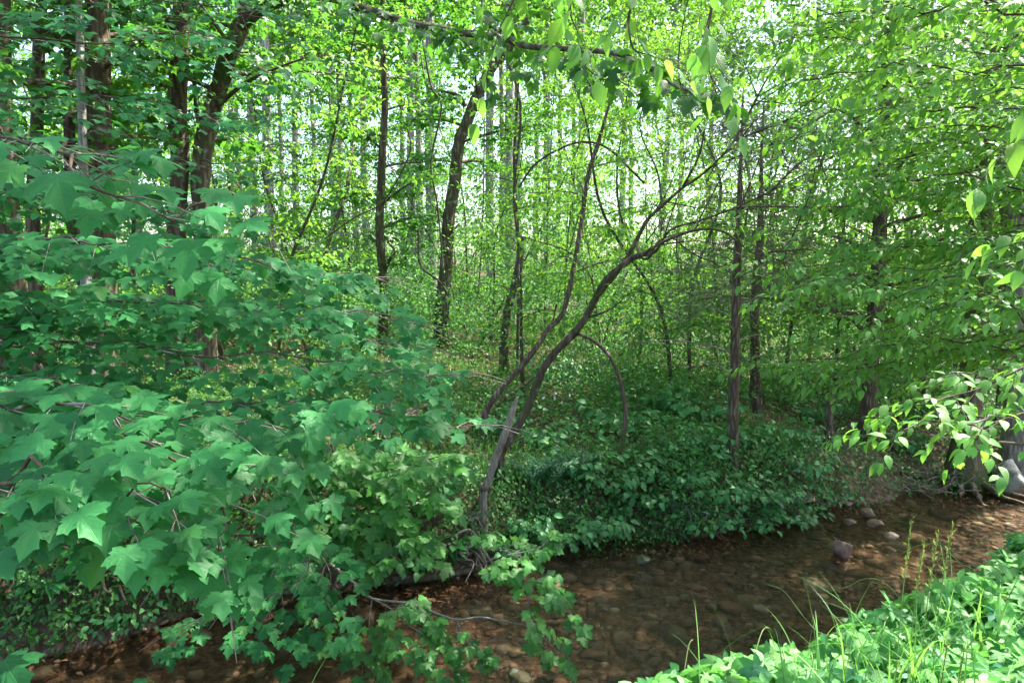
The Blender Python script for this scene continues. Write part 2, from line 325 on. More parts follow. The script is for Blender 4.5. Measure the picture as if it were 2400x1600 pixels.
# ------------------------------------------------------------------ leaf shapes (tip towards +Y, upper side +Z, stalk at the origin)
def fan(outline, centre, z=None):
    V = np.array([list(centre)] + outline, float); n = len(outline)
    F = np.array([[0, i, i % n + 1] for i in range(1, n + 1)])[:, [0, 2, 1]]
    return V, F
def maple_shape(detail=2):
    if detail == 2:
        h = [(0.10, -0.09), (0.36, -0.11), (0.35, 0.02), (0.47, 0.08), (0.39, 0.15), (0.52, 0.20), (0.69, 0.41), (0.545, 0.42), (0.50, 0.53), (0.385, 0.46), (0.245, 0.47), (0.285, 0.60), (0.345, 0.72), (0.22, 0.745), (0.12, 0.86)]
    elif detail == 1:
        h = [(0.30, -0.12), (0.34, 0.10), (0.66, 0.40), (0.40, 0.48), (0.24, 0.46), (0.30, 0.68)]
    else:
        h = [(0.32, -0.05), (0.62, 0.40), (0.25, 0.46)]
    pts = [(0.0, 0.0)] + h + [(0.0, 1.0)] + [(-x, y) for x, y in h[::-1]]
    V, F = fan([(x, y, 0.0) for x, y in pts], (0, 0.20, 0))
    if detail == 2:                                            # inner ring so the blade can curve
        n = len(pts); O = V[1:]; I = O * 0.55 + np.array([0, 0.20, 0]) * 0.45
        V = np.vstack([[[0, 0.2, 0]], I, O]); F = []
        for i in range(n):
            j = (i + 1) % n; F += [[0, 1 + j, 1 + i]]; F += [[1 + i, 1 + j, 1 + n + j], [1 + i, 1 + n + j, 1 + n + i]]
        F = np.array(F)[:, ::-1]
    luv = V.copy()
    ang = np.arctan2(np.abs(V[:, 0]), V[:, 1]); rad = np.hypot(V[:, 0], V[:, 1])
    V[:, 2] = 0.05 * rad * np.cos(ang * 360 / 52.0) * -1 - 0.10 * rad ** 2   # veins sunk, panels raised, tips down
    return V, F, luv
def ovate_shape(detail=2, wid=0.52, tip=0.0):
    if detail == 2:
        s = [(0.0, 0.0), (0.12, 0.60), (0.32, 0.98), (0.55, 0.92), (0.76, 0.55), (0.90, 0.18), (1.0, 0.0)]
    elif detail == 1:
        s = [(0.0, 0.0), (0.30, 0.95), (0.66, 0.8), (1.0, 0.0)]
    else:
        s = [(0.0, 0.0), (0.42, 1.0), (1.0, 0.0)]
    V = []; idx = []
    for y, x in s:
        if x == 0: idx.append((len(V),)); V.append((0, y, 0))
        else:
            idx.append((len(V), len(V) + 1, len(V) + 2)); V += [(-x * wid / 2, y, 0.10 * x * wid), (0, y, 0), (x * wid / 2, y, 0.10 * x * wid)]
    F = []
    for a, c in zip(idx[:-1], idx[1:]):
        if len(a) == 1 and len(c) == 3: F += [[a[0], c[1], c[0]], [a[0], c[2], c[1]]]
        elif len(a) == 3 and len(c) == 3: F += [[a[0], a[1], c[1]], [a[0], c[1], c[0]], [a[1], a[2], c[2]], [a[1], c[2], c[1]]]
        else: F += [[a[0], a[1], c[0]], [a[1], a[2], c[0]]]
    V = np.array(V, float); luv = V.copy(); V[:, 2] += -0.14 * V[:, 1] ** 2
    return V, np.array(F), luv
def quad_shape(wid=0.55):
    V = np.array([(0, 0, 0), (wid / 2, 0.45, 0.05), (0, 1, -0.08), (-wid / 2, 0.45, 0.05)], float)
    return V, np.array([[0, 1, 2], [0, 2, 3]]), V.copy()
def creeper_shape():
    Vs, Fs, Ls = [], [], []; n = 0
    Vo, Fo, Lo = ovate_shape(1, 0.50)
    for a, l in ((0, 1.0), (48, 0.92), (-48, 0.92), (104, 0.70), (-104, 0.70)):
        t = math.radians(a); c, s_ = math.cos(t), math.sin(t); V = Vo * l
        P = np.stack([V[:, 0] * c + (V[:, 1] + 0.06) * s_, -V[:, 0] * s_ + (V[:, 1] + 0.06) * c, V[:, 2] - 0.05], -1)
        Vs.append(P); Fs.append(Fo + n); Ls.append(Lo); n += len(V)
    return np.vstack(Vs), np.vstack(Fs), np.vstack(Ls)
LEAF = {'maple2': maple_shape(2), 'maple1': maple_shape(1), 'maple0': maple_shape(0), 'ovate2': ovate_shape(2), 'ovate1': ovate_shape(1), 'ovate0': ovate_shape(0), 'quad': quad_shape(), 'creeper': creeper_shape(), 'broad2': ovate_shape(2, 0.70), 'broad1': ovate_shape(1, 0.70)}

class Leaves:                                       # a bag of leaf placements
    def __init__(s): s.P = []; s.T = []; s.N = []; s.S = []
    def add(s, P, T, N, S):
        P = np.atleast_2d(P); k = len(P)
        s.P.append(P); s.T.append(np.broadcast_to(T, (k, 3))); s.N.append(np.broadcast_to(N, (k, 3))); s.S.append(np.broadcast_to(np.asarray(S, float), (k,)))
    def arrays(s): return np.vstack(s.P), np.vstack(s.T), np.vstack(s.N), np.concatenate(s.S)
def frames(T, N):
    t = nrm(T); x = nrm(np.cross(t, N)); n = np.cross(x, t); return np.stack([x, t, n], -1)      # columns
def leaf_mesh(name, A, shape, mat, origin=(0, 0, 0), bend=0.12):
    P, T, N, S = A; V, F, L = LEAF[shape]; k = len(P); M = frames(T, N)
    Vb = np.broadcast_to(V, (k,) + V.shape).copy()
    bd = R.normal(bend, 0.12, k)[:, None]; Vb[..., 2] -= bd * V[None, :, 1] ** 2
    cu = R.normal(0.0, 0.25, k)[:, None]; Vb[..., 2] += cu * V[None, :, 0] ** 2
    tw = R.normal(0.0, 0.15, k)[:, None]; Vb[..., 2] += tw * V[None, :, 0] * V[None, :, 1]
    Q = np.einsum('kij,kvj->kvi', M, Vb) * S[:, None, None] + P[:, None, :] - np.asarray(origin, float)
    Fq = (F[None] + (np.arange(k) * len(V))[:, None, None]).reshape(-1, F.shape[1])
    rnd = np.repeat(R.random(k), len(V)); luv = np.broadcast_to(L, (k,) + L.shape).reshape(-1, 3)
    return mesh_np(name, Q.reshape(-1, 3), [Fq], mat, rnd, luv)
_variants = {}
def leaf_variants(shape, mat, n=6):
    key = (shape, mat.name)
    if key not in _variants:
        V, F, L = LEAF[shape]; out = []
        for i in range(n):
            W_ = V.copy(); W_[:, 2] -= (0.02 + 0.09 * i) * V[:, 1] ** 2 - R.normal(0, 0.25) * V[:, 0] ** 2 - R.normal(0, 0.2) * V[:, 0] * V[:, 1]
            W_[:, 0] *= R.uniform(0.92, 1.08); W_[:, 0] += R.normal(0, 0.06) * V[:, 1] ** 2
            out.append(mesh_np('leaf', W_, [F], mat, np.full(len(V), i / n), L))
        _variants[key] = out
    return _variants[key]
def plant_leaves(root, A, shape, mat, n_obj=300, bulk_shape=None, bulk_mat=None, origin=None, bulk_name='foliage'):
    """the n_obj leaves that show largest become parts, the rest one part of kind stuff"""
    P, T, N, S = A; o = np.asarray(root.location) if origin is None else np.asarray(origin)
    px, py, f = proj(P); size = S / f
    size = np.where((px > -60) & (px < 2460) & (py > -60) & (py < 1660) & (f > 0.3), size, 0)
    order = np.argsort(-size); big = order[:n_obj]; big = big[size[big] > 0]
    M = frames(T, N); var = leaf_variants(shape, mat)
    for i in big:
        ob = link('leaf', var[int(R.integers(len(var)))], root)
        m = Matrix.Identity(4); Ms = M[i] * S[i]
        for a in range(3):
            for c in range(3): m[a][c] = Ms[a, c]
            m[a][3] = P[i, a] - o[a]
        ob.matrix_local = m
    rest = np.setdiff1d(np.arange(len(P)), big)
    if len(rest):
        fo = link(bulk_name, leaf_mesh(bulk_name, (P[rest], T[rest], N[rest], S[rest]), bulk_shape or shape, bulk_mat or mat, o), root)
        fo['kind'] = 'stuff'

def prune(A, keep):
    P, T, N, S = A; px, py, f = proj(P); k = keep(px * 0.98, py * 0.98, f); return P[k], T[k], N[k], S[k]
# ------------------------------------------------------------------ growing: twigs with leaves along a branch
UP = np.array([0, 0, 1.0])
def along(P, t):
    P = np.asarray(P); s = np.concatenate([[0], np.cumsum(np.linalg.norm(np.diff(P, axis=0), axis=1))]); t = np.asarray(t) * s[-1]
    return np.stack([np.interp(t, s, P[:, i]) for i in range(3)], -1)
def length(P): return float(np.linalg.norm(np.diff(np.asarray(P), axis=0), axis=1).sum())
def dress(L, tw, axis, r, twig=0.4, step=0.14, leaf=0.1, leaf_step=0.09, t0=0.2, droop=0.25, light=(0, 0, 0), flat=0.25, opposite=False, petiole=0.6, tipdown=0.5, taper=0.6, pet=None, sides=3, twigr=0.003, photo=None, lift=0.06):
    """side twigs left and right of the axis in a flat spray, leaves along them"""
    D = nrm(np.gradient(axis, axis=0)); ln = length(axis); n = max(2, int(ln * (1 - t0) / step))
    light = np.asarray(light, float)
    for i in range(n + 1):
        t = t0 + (1 - t0) * (i + R.uniform(-0.3, 0.3)) / n; t = min(max(t, 0.01), 1.0)
        p = along(axis, [t])[0]; d = D[min(len(D) - 1, int(t * (len(D) - 1)))]
        sid = nrm(np.cross(d, UP))
        for sgn in ((1, -1) if opposite else ((1,) if i % 2 else (-1,))):
            l = twig * (1 - taper * t) * R.uniform(0.6, 1.25)
            if i == n: dirn = d + R.normal(0, 0.15, 3)
            else: dirn = nrm(sgn * sid * R.uniform(0.6, 1.0) + d * R.uniform(0.35, 0.9) + R.normal(0, flat * 0.6, 3) + light * 0.25)
            k = max(2, int(l / leaf_step)); s = (np.arange(k + 1) / k)[:, None]
            tp = p + dirn * l * s + np.array([0, 0, -droop]) * l * s ** 2 + R.normal(0, 0.012 * l, (k + 1, 3)) * s
            if tw is not None: tw.add(tp, np.linspace(twigr, twigr * 0.45, k + 1), sides, cap=False)
            td = nrm(np.gradient(tp, axis=0)); sd = nrm(np.cross(td, UP))
            for s2 in (1, -1):
                keep = np.arange(1, k + 1)
                if not opposite: keep = keep[(keep % 2) == (0 if s2 > 0 else 1)] if k > 2 else keep[:1 if s2 > 0 else 0]
                if len(keep) == 0: continue
                m = len(keep); out = nrm(s2 * sd[keep] * R.uniform(0.5, 1.1, (m, 1)) + td[keep] * R.uniform(0.3, 0.9, (m, 1)) + R.normal(0, flat, (m, 3)))
                sz = leaf * R.uniform(0.62, 1.2, m)
                pt = tp[keep] + out * (petiole * sz)[:, None] + UP * (lift * sz)[:, None]
                nn = nrm(UP + light + R.normal(0, flat, (m, 3)))
                tdn = nrm(out - UP * tipdown + light * 0.35 + R.normal(0, 0.2, (m, 3)))
                if photo is not None: tdn = nrm(out * 0.45 + np.asarray(photo) + R.normal(0, 0.28, (m, 3)) * [1, 1, 0.5] - UP * tipdown)
                L.add(pt, tdn, nn, sz)
                if pet is not None:
                    for a, c in zip(tp[keep], pt): pet.add(np.array([a, (a + c) / 2 + UP * 0.01, c]), 0.0016, 3, cap=False)
            if True:
                L.add(tp[-1], nrm((td[-1] if photo is None else td[-1] * 0.5 + np.asarray(photo)) - UP * tipdown), nrm(UP + light + R.normal(0, flat, 3)), leaf * R.uniform(0.8, 1.15))
def limb(p, d, l, rise=0.2, bow=-0.15, wob=0.05, n=7):
    t = np.linspace(0, 1, n)[:, None]; d = nrm(d)
    return p + d * l * t + UP * (rise * t + bow * t ** 2) * l + np.cumsum(R.normal(0, wob, (n, 3)), 0) * l * t / n * 2
def discs(L, C, rad, k, leaf, light=(0, 0, 0), flat=0.35, tipdown=0.35, thick=0.10):
    C = np.repeat(np.asarray(C, float).reshape(-1, 3), k, 0); n = len(C); a = R.uniform(0, 6.28, n); rad = np.repeat(rad, k) if np.ndim(rad) else rad
    r = rad * np.sqrt(R.random(n)); o = np.stack([np.cos(a), np.sin(a), 0 * a], -1)
    tilt = np.repeat(R.normal(0, 0.22, (n // k, 2)), k, 0)
    P = C + o * r[:, None]; P[:, 2] += (tilt * o[:, :2]).sum(-1) * r - 0.22 * r + R.normal(0, thick, n) * rad
    sz = leaf * R.uniform(0.6, 1.25, n) if not np.ndim(leaf) else np.repeat(leaf, k) * R.uniform(0.6, 1.25, n)
    L.add(P, nrm(o + R.normal(0, 0.55, (n, 3)) * [1, 1, 0.5] - UP * tipdown), nrm(UP + np.asarray(light) + R.normal(0, flat, (n, 3))), sz)
def windows(px, py, f):                             # where the photograph shows trunks and light through the leaves
    r = R.random(len(px)); k = np.ones(len(px), bool)
    for x0, x1, y0, y1, dmax, pr in [(135, 270, 70, 420, 7.7, 0.72), (392, 440, 0, 400, 9.8, 0.7), (440, 500, 250, 420, 9.8, 0.7), (480, 600, 0, 250, 9.3, 0.55), (60, 105, 80, 330, 8.6, 0.5), (430, 720, 755, 840, 15, 0.65), (860, 900, 100, 830, 14.3, 0.75), (600, 800, 0, 300, 13, 0.35), (590, 640, 300, 680, 15, 0.5)]:
        k &= ~((px > x0) & (px < x1) & (py > y0) & (py < y1) & (f < dmax) & (r < pr))
    lx = np.interp(py, [115, 200, 290, 420, 520, 640, 830], [1160, 1105, 1068, 1045, 1032, 1022, 1013]); k &= ~((np.abs(px - lx) < 26) & (py > 110) & (py < 830) & (f < 15.8) & (r < 0.75))
    return k
def tree(name, label, cat, pts, rad, bark, n_limb=12, h0=0.3, h1=1.0, ll=2.0, leafshape='maple1', leafmat=None, leaf=0.1, twig=0.5, step=0.2, leaf_step=0.1,
         group=None, az=None, rise=0.25, bow=-0.25, extra=(), light=(0, 0, 0), flat=0.3, opposite=False, sides=10, sink=0.15, rough=0.06, twig_mat=None, tipdown=0.4, t0=0.15, n_obj=0, lim_r=0.35, fork=None, crown=True, own_top=True, flare=1.35, disc=0, disc_r=0.42, split=True, keep=None):
    pts = np.asarray(pts, float); base = pts[0].copy(); base[2] = gz(base[0], base[1])
    P = spline(np.vstack([[base[0], base[1], base[2] - sink], pts[1:] if abs(pts[0][2] - base[2]) < 0.2 else pts]), 6)
    rr = np.interp(np.linspace(0, 1, len(P)), np.linspace(0, 1, len(rad)), rad); hh = P[:, 2] - base[2]
    rr = rr * (1 + (flare - 1) * np.exp(-np.clip(hh, 0, 9) / 0.25))
    P = P + np.stack([wave(P[:, 2] * 1.0, P[:, 0] * 0, 2.5, seed=int(abs(base[0]) * 97) % 1000 + 1), wave(P[:, 2], P[:, 0] * 0, 2.2, seed=int(abs(base[1]) * 71) % 1000 + 2), 0 * rr], -1) * (rr * 0.25)[:, None]
    root = thing(name, label, cat, base, group)
    tb = Tubes(); tb.add(P, rr, sides, rough); tb.build('trunk', bark, root, base)
    bt = Tubes(); tw = Tubes(); L = Leaves(); nl = 0
    axes = []
    for i in range(n_limb):
        t = h0 + (h1 - h0) * (i + R.uniform(0, 0.8)) / max(1, n_limb); p = along(P, [t])[0]; r0 = np.interp(t, np.linspace(0, 1, len(rr)), rr)
        a = i * 2.4 + R.uniform(-0.5, 0.5) if az is None else math.radians(R.uniform(*az))
        l = ll * R.uniform(0.6, 1.2) * (1.15 - 0.55 * (t - h0) / max(0.01, h1 - h0))
        axes.append((limb(p, [math.sin(a), math.cos(a), R.uniform(0.0, 0.25)], l, rise, bow, 0.06), min(r0 * lim_r, 0.012 + 0.012 * l)))
    for e, er in extra: axes.append((spline(e, 5), er))
    for ax, r0 in axes:
        if split:
            b1 = Tubes(); b1.add(ax, np.linspace(r0, max(0.003, r0 * 0.15), len(ax)), 5, 0.05); b1.build('branch', bark if twig_mat is None else twig_mat, root, base)
        else: bt.add(ax, np.linspace(r0, max(0.003, r0 * 0.15), len(ax)), 4, 0.05)
        if leafmat is not None and disc:
            nd = int(length(ax) / 0.33) + 1; discs(L, along(ax, np.linspace(t0 + 0.1, 1, nd)) + R.normal(0, 0.08, (nd, 3)), disc_r, disc, leaf, light, flat, tipdown)
        elif leafmat is not None: dress(L, tw, ax, r0, twig, step, leaf, leaf_step, t0, light=light, flat=flat, opposite=opposite, tipdown=tipdown, twigr=0.0035)
    if bt.n: bt.build('branches', bark if twig_mat is None else twig_mat, root, base)['kind'] = 'stuff'
    if tw.n: tw.build('twigs', twig_mat or BARK_T, root, base)['kind'] = 'stuff'
    if L.P:
        if n_obj: plant_leaves(root, L.arrays(), leafshape, leafmat, n_obj)
        else:
            A = L.arrays() if keep is None else prune(L.arrays(), keep); link('crown', leaf_mesh('crown', A, leafshape, leafmat, base), root)['kind'] = 'stuff'
    return root, P

# ------------------------------------------------------------------ the setting: ground, stream
def axis_grid(lo, hi, fine_lo, fine_hi, step, grow=1.12):
    a = list(np.arange(fine_lo, fine_hi, step)); s = step
    x = a[-1]
    while x < hi: s *= grow; x += s; a.append(x)
    s = step; x = a[0]; b = []
    while x > lo: s *= grow; x -= s; b.append(x)
    return np.array(b[::-1] + a)
gx = axis_grid(-260, 260, -8, 9, 0.1); gy = axis_grid(-60, 400, 0.5, 13, 0.1)
X, Y = np.meshgrid(gx, gy); Z = height(X, Y)
nx, ny = len(gx), len(gy); ii = (np.arange(ny - 1)[:, None] * nx + np.arange(nx - 1)[None]).reshape(-1)
ground = link('ground', mesh_np('ground', np.stack([X, Y, Z], -1), [np.stack([ii, ii + 1, ii + nx + 1, ii + nx], -1)], SOIL))
tag(ground, 'brown forest floor with stream banks, moss and leaf litter', 'ground', kind='structure')
wx = np.concatenate([np.arange(-30, 30, 0.25)]); wv, wf = [], []
for i, x in enumerate(wx):
    wv += [(x, float(y_top(x)) - 0.0, 0.0), (x, float(y_far(x)) + 0.35, 0.0)]
    if i: wf.append((2 * i - 2, 2 * i, 2 * i + 1, 2 * i - 1))
water = link('stream_water', mesh_np('stream_water', wv, [np.array(wf)], WATER)); tag(water, 'shallow clear brown stream running between the two banks', 'stream', kind='structure')

def stone_mesh(seed, mat, sub=2, flat=0.6, jag=0.22):
    import bmesh
    r = np.random.default_rng(seed); bm = bmesh.new(); bmesh.ops.create_icosphere(bm, subdivisions=sub, radius=0.5)
    V = np.array([v.co for v in bm.verts]); F = np.array([[v.index for v in f.verts] for f in bm.faces]); bm.free()
    for _ in range(7 if sub < 3 else 13):            # chop flat facets off
        n = nrm(r.normal(0, 1, 3)); dd = r.uniform(0.24, 0.40); k = np.clip(V @ n - dd, 0, None); V = V - k[:, None] * n * 0.97
    if sub > 2: V += 0.02 * wave(V[:, 0] * 9, V[:, 1] * 9 + V[:, 2] * 7, 2.0, seed=seed + 9)[:, None] * nrm(V)
    V *= 1 + jag * (0.5 if sub < 3 else 0.2) * wave(V[:, 0] * 3 + seed, V[:, 1] * 3 + V[:, 2] * 2, 2.0, seed=seed + 5)[:, None]
    V *= np.array([1.0, r.uniform(0.6, 0.95), flat * r.uniform(0.7, 1.2)])
    return mesh_np('stone', V, [F], mat, np.full(len(V), 0.0))
SV = [stone_mesh(i, STONE, 1 if i > 5 else 2, 0.42, 0.35) for i in range(12)]
def rock_mesh(seed, mat, flat):
    import bmesh
    r = np.random.default_rng(seed); bm = bmesh.new(); v = nrm(r.normal(0, 1, (17, 3))) * r.uniform(0.42, 0.55, (17, 1)) * np.array([1.0, r.uniform(0.65, 0.95), flat])
    for c in v: bm.verts.new(c)
    h = bmesh.ops.convex_hull(bm, input=bm.verts); bmesh.ops.delete(bm, geom=[g for g in h['geom_interior'] if isinstance(g, bmesh.types.BMVert)], context='VERTS')
    bmesh.ops.bevel(bm, geom=list(bm.edges), offset=0.035, segments=2, affect='EDGES', profile=0.5); bmesh.ops.triangulate(bm, faces=bm.faces)
    bmesh.ops.subdivide_edges(bm, edges=[e for e in bm.edges if e.calc_length() > 0.12], cuts=2, use_grid_fill=True); bmesh.ops.triangulate(bm, faces=bm.faces); bm.verts.index_update()
    V = np.array([x.co for x in bm.verts]); F = np.array([[x.index for x in f.verts] for f in bm.faces]); bm.free()
    V = V + nrm(V) * (0.012 * wave(V[:, 0] * 11, V[:, 1] * 11 + V[:, 2] * 9, 2.0, seed=seed + 9))[:, None]
    return mesh_np('rock', V, [F], mat, np.full(len(V), 0.0))
def place_stone(name, mesh, p, s, parent=None, rz=None, tilt=0.25):
    o = link(name, mesh, parent, p); o.scale = (s,) * 3; o.rotation_euler = (R.normal(0, tilt), R.normal(0, tilt), R.uniform(0, 6.28) if rz is None else rz); return o
cnt = 0
cand = []
for _ in range(5200):
    x = R.uniform(-4.5, 8.5); y = R.uniform(float(y_top(x)) + 0.35, float(y_far(x)) + 0.25); s = 0.05 + 0.16 * R.random() ** 2.5
    if R.random() < 0.05: s *= 1.9
    if y > float(y_far(x)) - 0.3: s *= 1.15
    cand.append((x, y, s))
cand = np.array(cand); cz = height(cand[:, 0], cand[:, 1]); pxs, pys, fs = proj(np.stack([cand[:, 0], cand[:, 1], cz], -1))
vis = np.where((pxs > 0) & (pxs < 2400) & (pys < 1600), cand[:, 2] / fs, 0); order = np.argsort(-vis)
for i in order[:300]:
    x, y, s = cand[i]; place_stone('stone', SV[int(R.integers(12))], (x, y, cz[i] + s * 0.03), s, ground, tilt=0.12)
gv, gf, gr, gn = [], [], [], 0
SVnp = []
for m_ in SV[6:]:
    v_ = np.empty(len(m_.vertices) * 3, np.float32); m_.vertices.foreach_get('co', v_); f_ = np.array([p.vertices[:] for p in m_.polygons]); SVnp.append((v_.reshape(-1, 3), f_))
for i in order[300:2350]:
    x, y, s = cand[i]; v_, f_ = SVnp[int(R.integers(6))]; a = R.uniform(0, 6.28); c_, s_ = math.cos(a), math.sin(a)
    q_ = np.stack([v_[:, 0] * c_ - v_[:, 1] * s_, v_[:, 0] * s_ + v_[:, 1] * c_, v_[:, 2]], -1) * s * 0.9 + np.array([x, y, cz[i] + s * 0.03])
    gv.append(q_); gf.append(f_ + gn); gr.append(np.full(len(q_), R.random())); gn += len(q_)
gravel = link('gravel', mesh_np('gravel', np.vstack(gv), [np.vstack(gf)], STONE, np.concatenate(gr)), ground); gravel['kind'] = 'stuff'

# single rocks that stand out of the water
def rock(label, px, py, size, mat, seed, flat=0.6, zoff=0.0, name='rock', rz=None, d=None):
    p = plane_pt(px, py, 0.0) if d is None else d
    o = place_stone(name, rock_mesh(seed, mat, flat), (p[0], p[1], zoff if d is None else p[2] + zoff), size, None, rz, 0.1)
    return tag(o, label, 'rock')
rock('pointed reddish brown rock sticking out of the stream', 1932, 1272, 0.29, STONE_RED, 53, 0.85, 0.04)
rock('dark mossy stone in the shallow water at the bottom edge', 1190, 1545, 0.24, STONE_MOSS, 42, 0.6, -0.05)
rock('large pale boulder at the water edge on the right', 2330, 1125, 0.62, STONE_PALE, 43, 0.95, 0.12)
rock('flat grey stone breaking the surface near the far bank', 1478, 1287, 0.20, STONE_MOSS, 44, 0.5, 0.0)
rock('tan slab at the left of the stone cluster at the far edge', 1950, 1203, 0.18, STONE_TAN, 45, 0.5, 0.02)
rock('tan angular stone in the middle of the edge cluster', 2010, 1208, 0.2, STONE_TAN, 46, 0.55, 0.03)
rock('brown stone at the back of the edge cluster', 1995, 1185, 0.2, STONE_TAN, 47, 0.6, 0.04)
rock('dark brown stone at the right of the edge cluster', 2045, 1232, 0.22, STONE, 48, 0.5, 0.0)
rock('rounded grey rock wedged between boulder and tree roots', 2285, 1118, 0.34, STONE_MOSS, 49, 0.7, 0.10)
rock('low tan pebble slab in the water below the maple twig', 1265, 1517, 0.17, STONE_TAN, 50, 0.4, -0.06)

# ------------------------------------------------------------------ trees of the left bank
def Q(*pts): return [q(*p) for p in pts]
tree('twin_trunk_tree', 'thick dark tree with two close trunks on the left bank', 'tree', Q((245, 1000, 8.2), (240, 640, 8.2), (236, 400, 8.2), (232, 150, 8.2), (228, -200, 8.2), (225, -700, 8.3)), [0.17, 0.15, 0.14, 0.13, 0.10, 0.05], BARK_D,
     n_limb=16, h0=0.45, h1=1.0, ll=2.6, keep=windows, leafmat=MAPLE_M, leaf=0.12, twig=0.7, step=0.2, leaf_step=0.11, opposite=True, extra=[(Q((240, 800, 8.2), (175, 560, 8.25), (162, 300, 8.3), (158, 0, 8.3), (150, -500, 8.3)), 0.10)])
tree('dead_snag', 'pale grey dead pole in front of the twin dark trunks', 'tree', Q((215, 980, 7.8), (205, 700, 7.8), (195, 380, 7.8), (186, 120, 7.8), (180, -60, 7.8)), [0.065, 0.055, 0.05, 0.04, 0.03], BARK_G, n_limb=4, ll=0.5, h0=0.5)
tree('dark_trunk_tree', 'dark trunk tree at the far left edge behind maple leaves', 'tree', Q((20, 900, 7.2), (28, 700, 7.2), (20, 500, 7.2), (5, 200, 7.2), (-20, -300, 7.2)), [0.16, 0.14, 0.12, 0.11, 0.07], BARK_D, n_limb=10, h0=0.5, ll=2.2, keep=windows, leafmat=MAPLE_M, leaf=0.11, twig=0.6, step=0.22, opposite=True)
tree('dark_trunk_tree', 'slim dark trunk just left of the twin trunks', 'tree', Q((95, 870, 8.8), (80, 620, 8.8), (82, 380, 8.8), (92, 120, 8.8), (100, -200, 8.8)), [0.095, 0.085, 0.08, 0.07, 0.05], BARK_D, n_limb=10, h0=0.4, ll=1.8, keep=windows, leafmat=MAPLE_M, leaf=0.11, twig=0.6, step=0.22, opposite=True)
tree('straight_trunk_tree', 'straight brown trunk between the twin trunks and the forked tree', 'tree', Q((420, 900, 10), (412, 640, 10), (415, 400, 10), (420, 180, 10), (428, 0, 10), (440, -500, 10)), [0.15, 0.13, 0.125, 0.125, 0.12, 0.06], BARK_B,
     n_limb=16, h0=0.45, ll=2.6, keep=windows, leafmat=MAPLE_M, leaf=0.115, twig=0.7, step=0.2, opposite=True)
arch = [q(566, 68, 9.6), q(610, 30, 9.2), q(680, 0, 8.7), q(760, -6, 8.2), q(850, 20, 7.7), q(960, 55, 7.2), q(1020, 66, 6.9), q(1100, 80, 6.6), q(1165, 82, 6.3), q(1230, 108, 6.0), q(1330, 115, 5.7), q(1430, 124, 5.4), q(1500, 145, 5.2), q(1580, 200, 5.0), q(1640, 220, 4.9)]
tree('forked_tree', 'forked brown tree sending a long bough across the top', 'tree', Q((480, 900, 10), (478, 640, 10), (476, 400, 10), (498, 260, 9.95), (525, 170, 9.8), (562, 68, 9.6), (578, 0, 9.5), (590, -300, 9.3)), [0.16, 0.14, 0.135, 0.13, 0.12, 0.11, 0.085, 0.04], BARK_B,
     n_limb=12, h0=0.5, ll=2.2, keep=windows, leafmat=MAPLE_M, leaf=0.11, twig=0.6, step=0.22, opposite=True,
     extra=[(arch, 0.060), ([q(478, 330, 10), q(462, 270, 10.1), q(455, 180, 10.1), q(462, 60, 10.2)], 0.05),
            ([q(1165, 82, 6.3), q(1190, 50, 6.2), q(1200, 0, 6.1)], 0.018), ([q(1020, 66, 6.9), q(1090, 100, 6.8), q(1130, 160, 6.7)], 0.012), ([q(1330, 115, 5.7), q(1400, 180, 5.6), q(1450, 190, 5.5)], 0.008)])

# ------------------------------------------------------------------ trunks in the middle
tree('slender_tree', 'slender dark trunk left of centre with a looped side branch', 'tree', Q((902, 845, 14.5), (899, 740, 14.5), (896, 636, 14.5), (890, 511, 14.5), (895, 375, 14.5), (902, 238, 14.5), (899, 100, 14.5), (896, -200, 14.5)), [0.11, 0.10, 0.095, 0.09, 0.085, 0.07, 0.06, 0.03], BARK_D,
     n_limb=16, h0=0.3, ll=2.0, disc=34, keep=windows, leafmat=MAPLE_M, leaf=0.11, leafshape='maple0', twig=0.6, step=0.2, opposite=True,
     extra=[([q(899, 640, 14.5), q(912, 612, 14.4), q(925, 590, 14.3), q(912, 570, 14.3), q(897, 545, 14.4)], 0.045)])
tree('leaning_tree', 'tall dark trunk at centre leaning right near its top', 'tree', Q((1034, 835, 16), (1036, 740, 16), (1045, 630, 16), (1053, 520, 16), (1066, 426, 16), (1072, 340, 16), (1090, 290, 16), (1107, 245, 16), (1127, 204, 16), (1147, 163, 16), (1190, 115, 16), (1260, 0, 16), (1300, -150, 16)), [0.19, 0.17, 0.15, 0.145, 0.14, 0.14, 0.135, 0.13, 0.125, 0.12, 0.11, 0.08, 0.05], BARK_B,
     n_limb=14, h0=0.45, ll=2.4, disc=34, keep=windows, leafmat=MAPLE_M, leaf=0.115, leafshape='maple0', twig=0.7, step=0.2, opposite=True,
     extra=[([q(1090, 250, 16), q(1075, 225, 15.9), q(1038, 214, 15.8), q(1000, 200, 15.7), q(985, 120, 15.6)], 0.06)])
tree('tree_snag', 'short brown trunk snapped off at the top, leaning, in the middle distance', 'tree stump', Q((1182, 800, 13), (1192, 718, 13), (1209, 653, 13), (1224, 575, 13), (1227, 555, 13)), [0.09, 0.085, 0.08, 0.075, 0.06], BARK_B, n_limb=0)
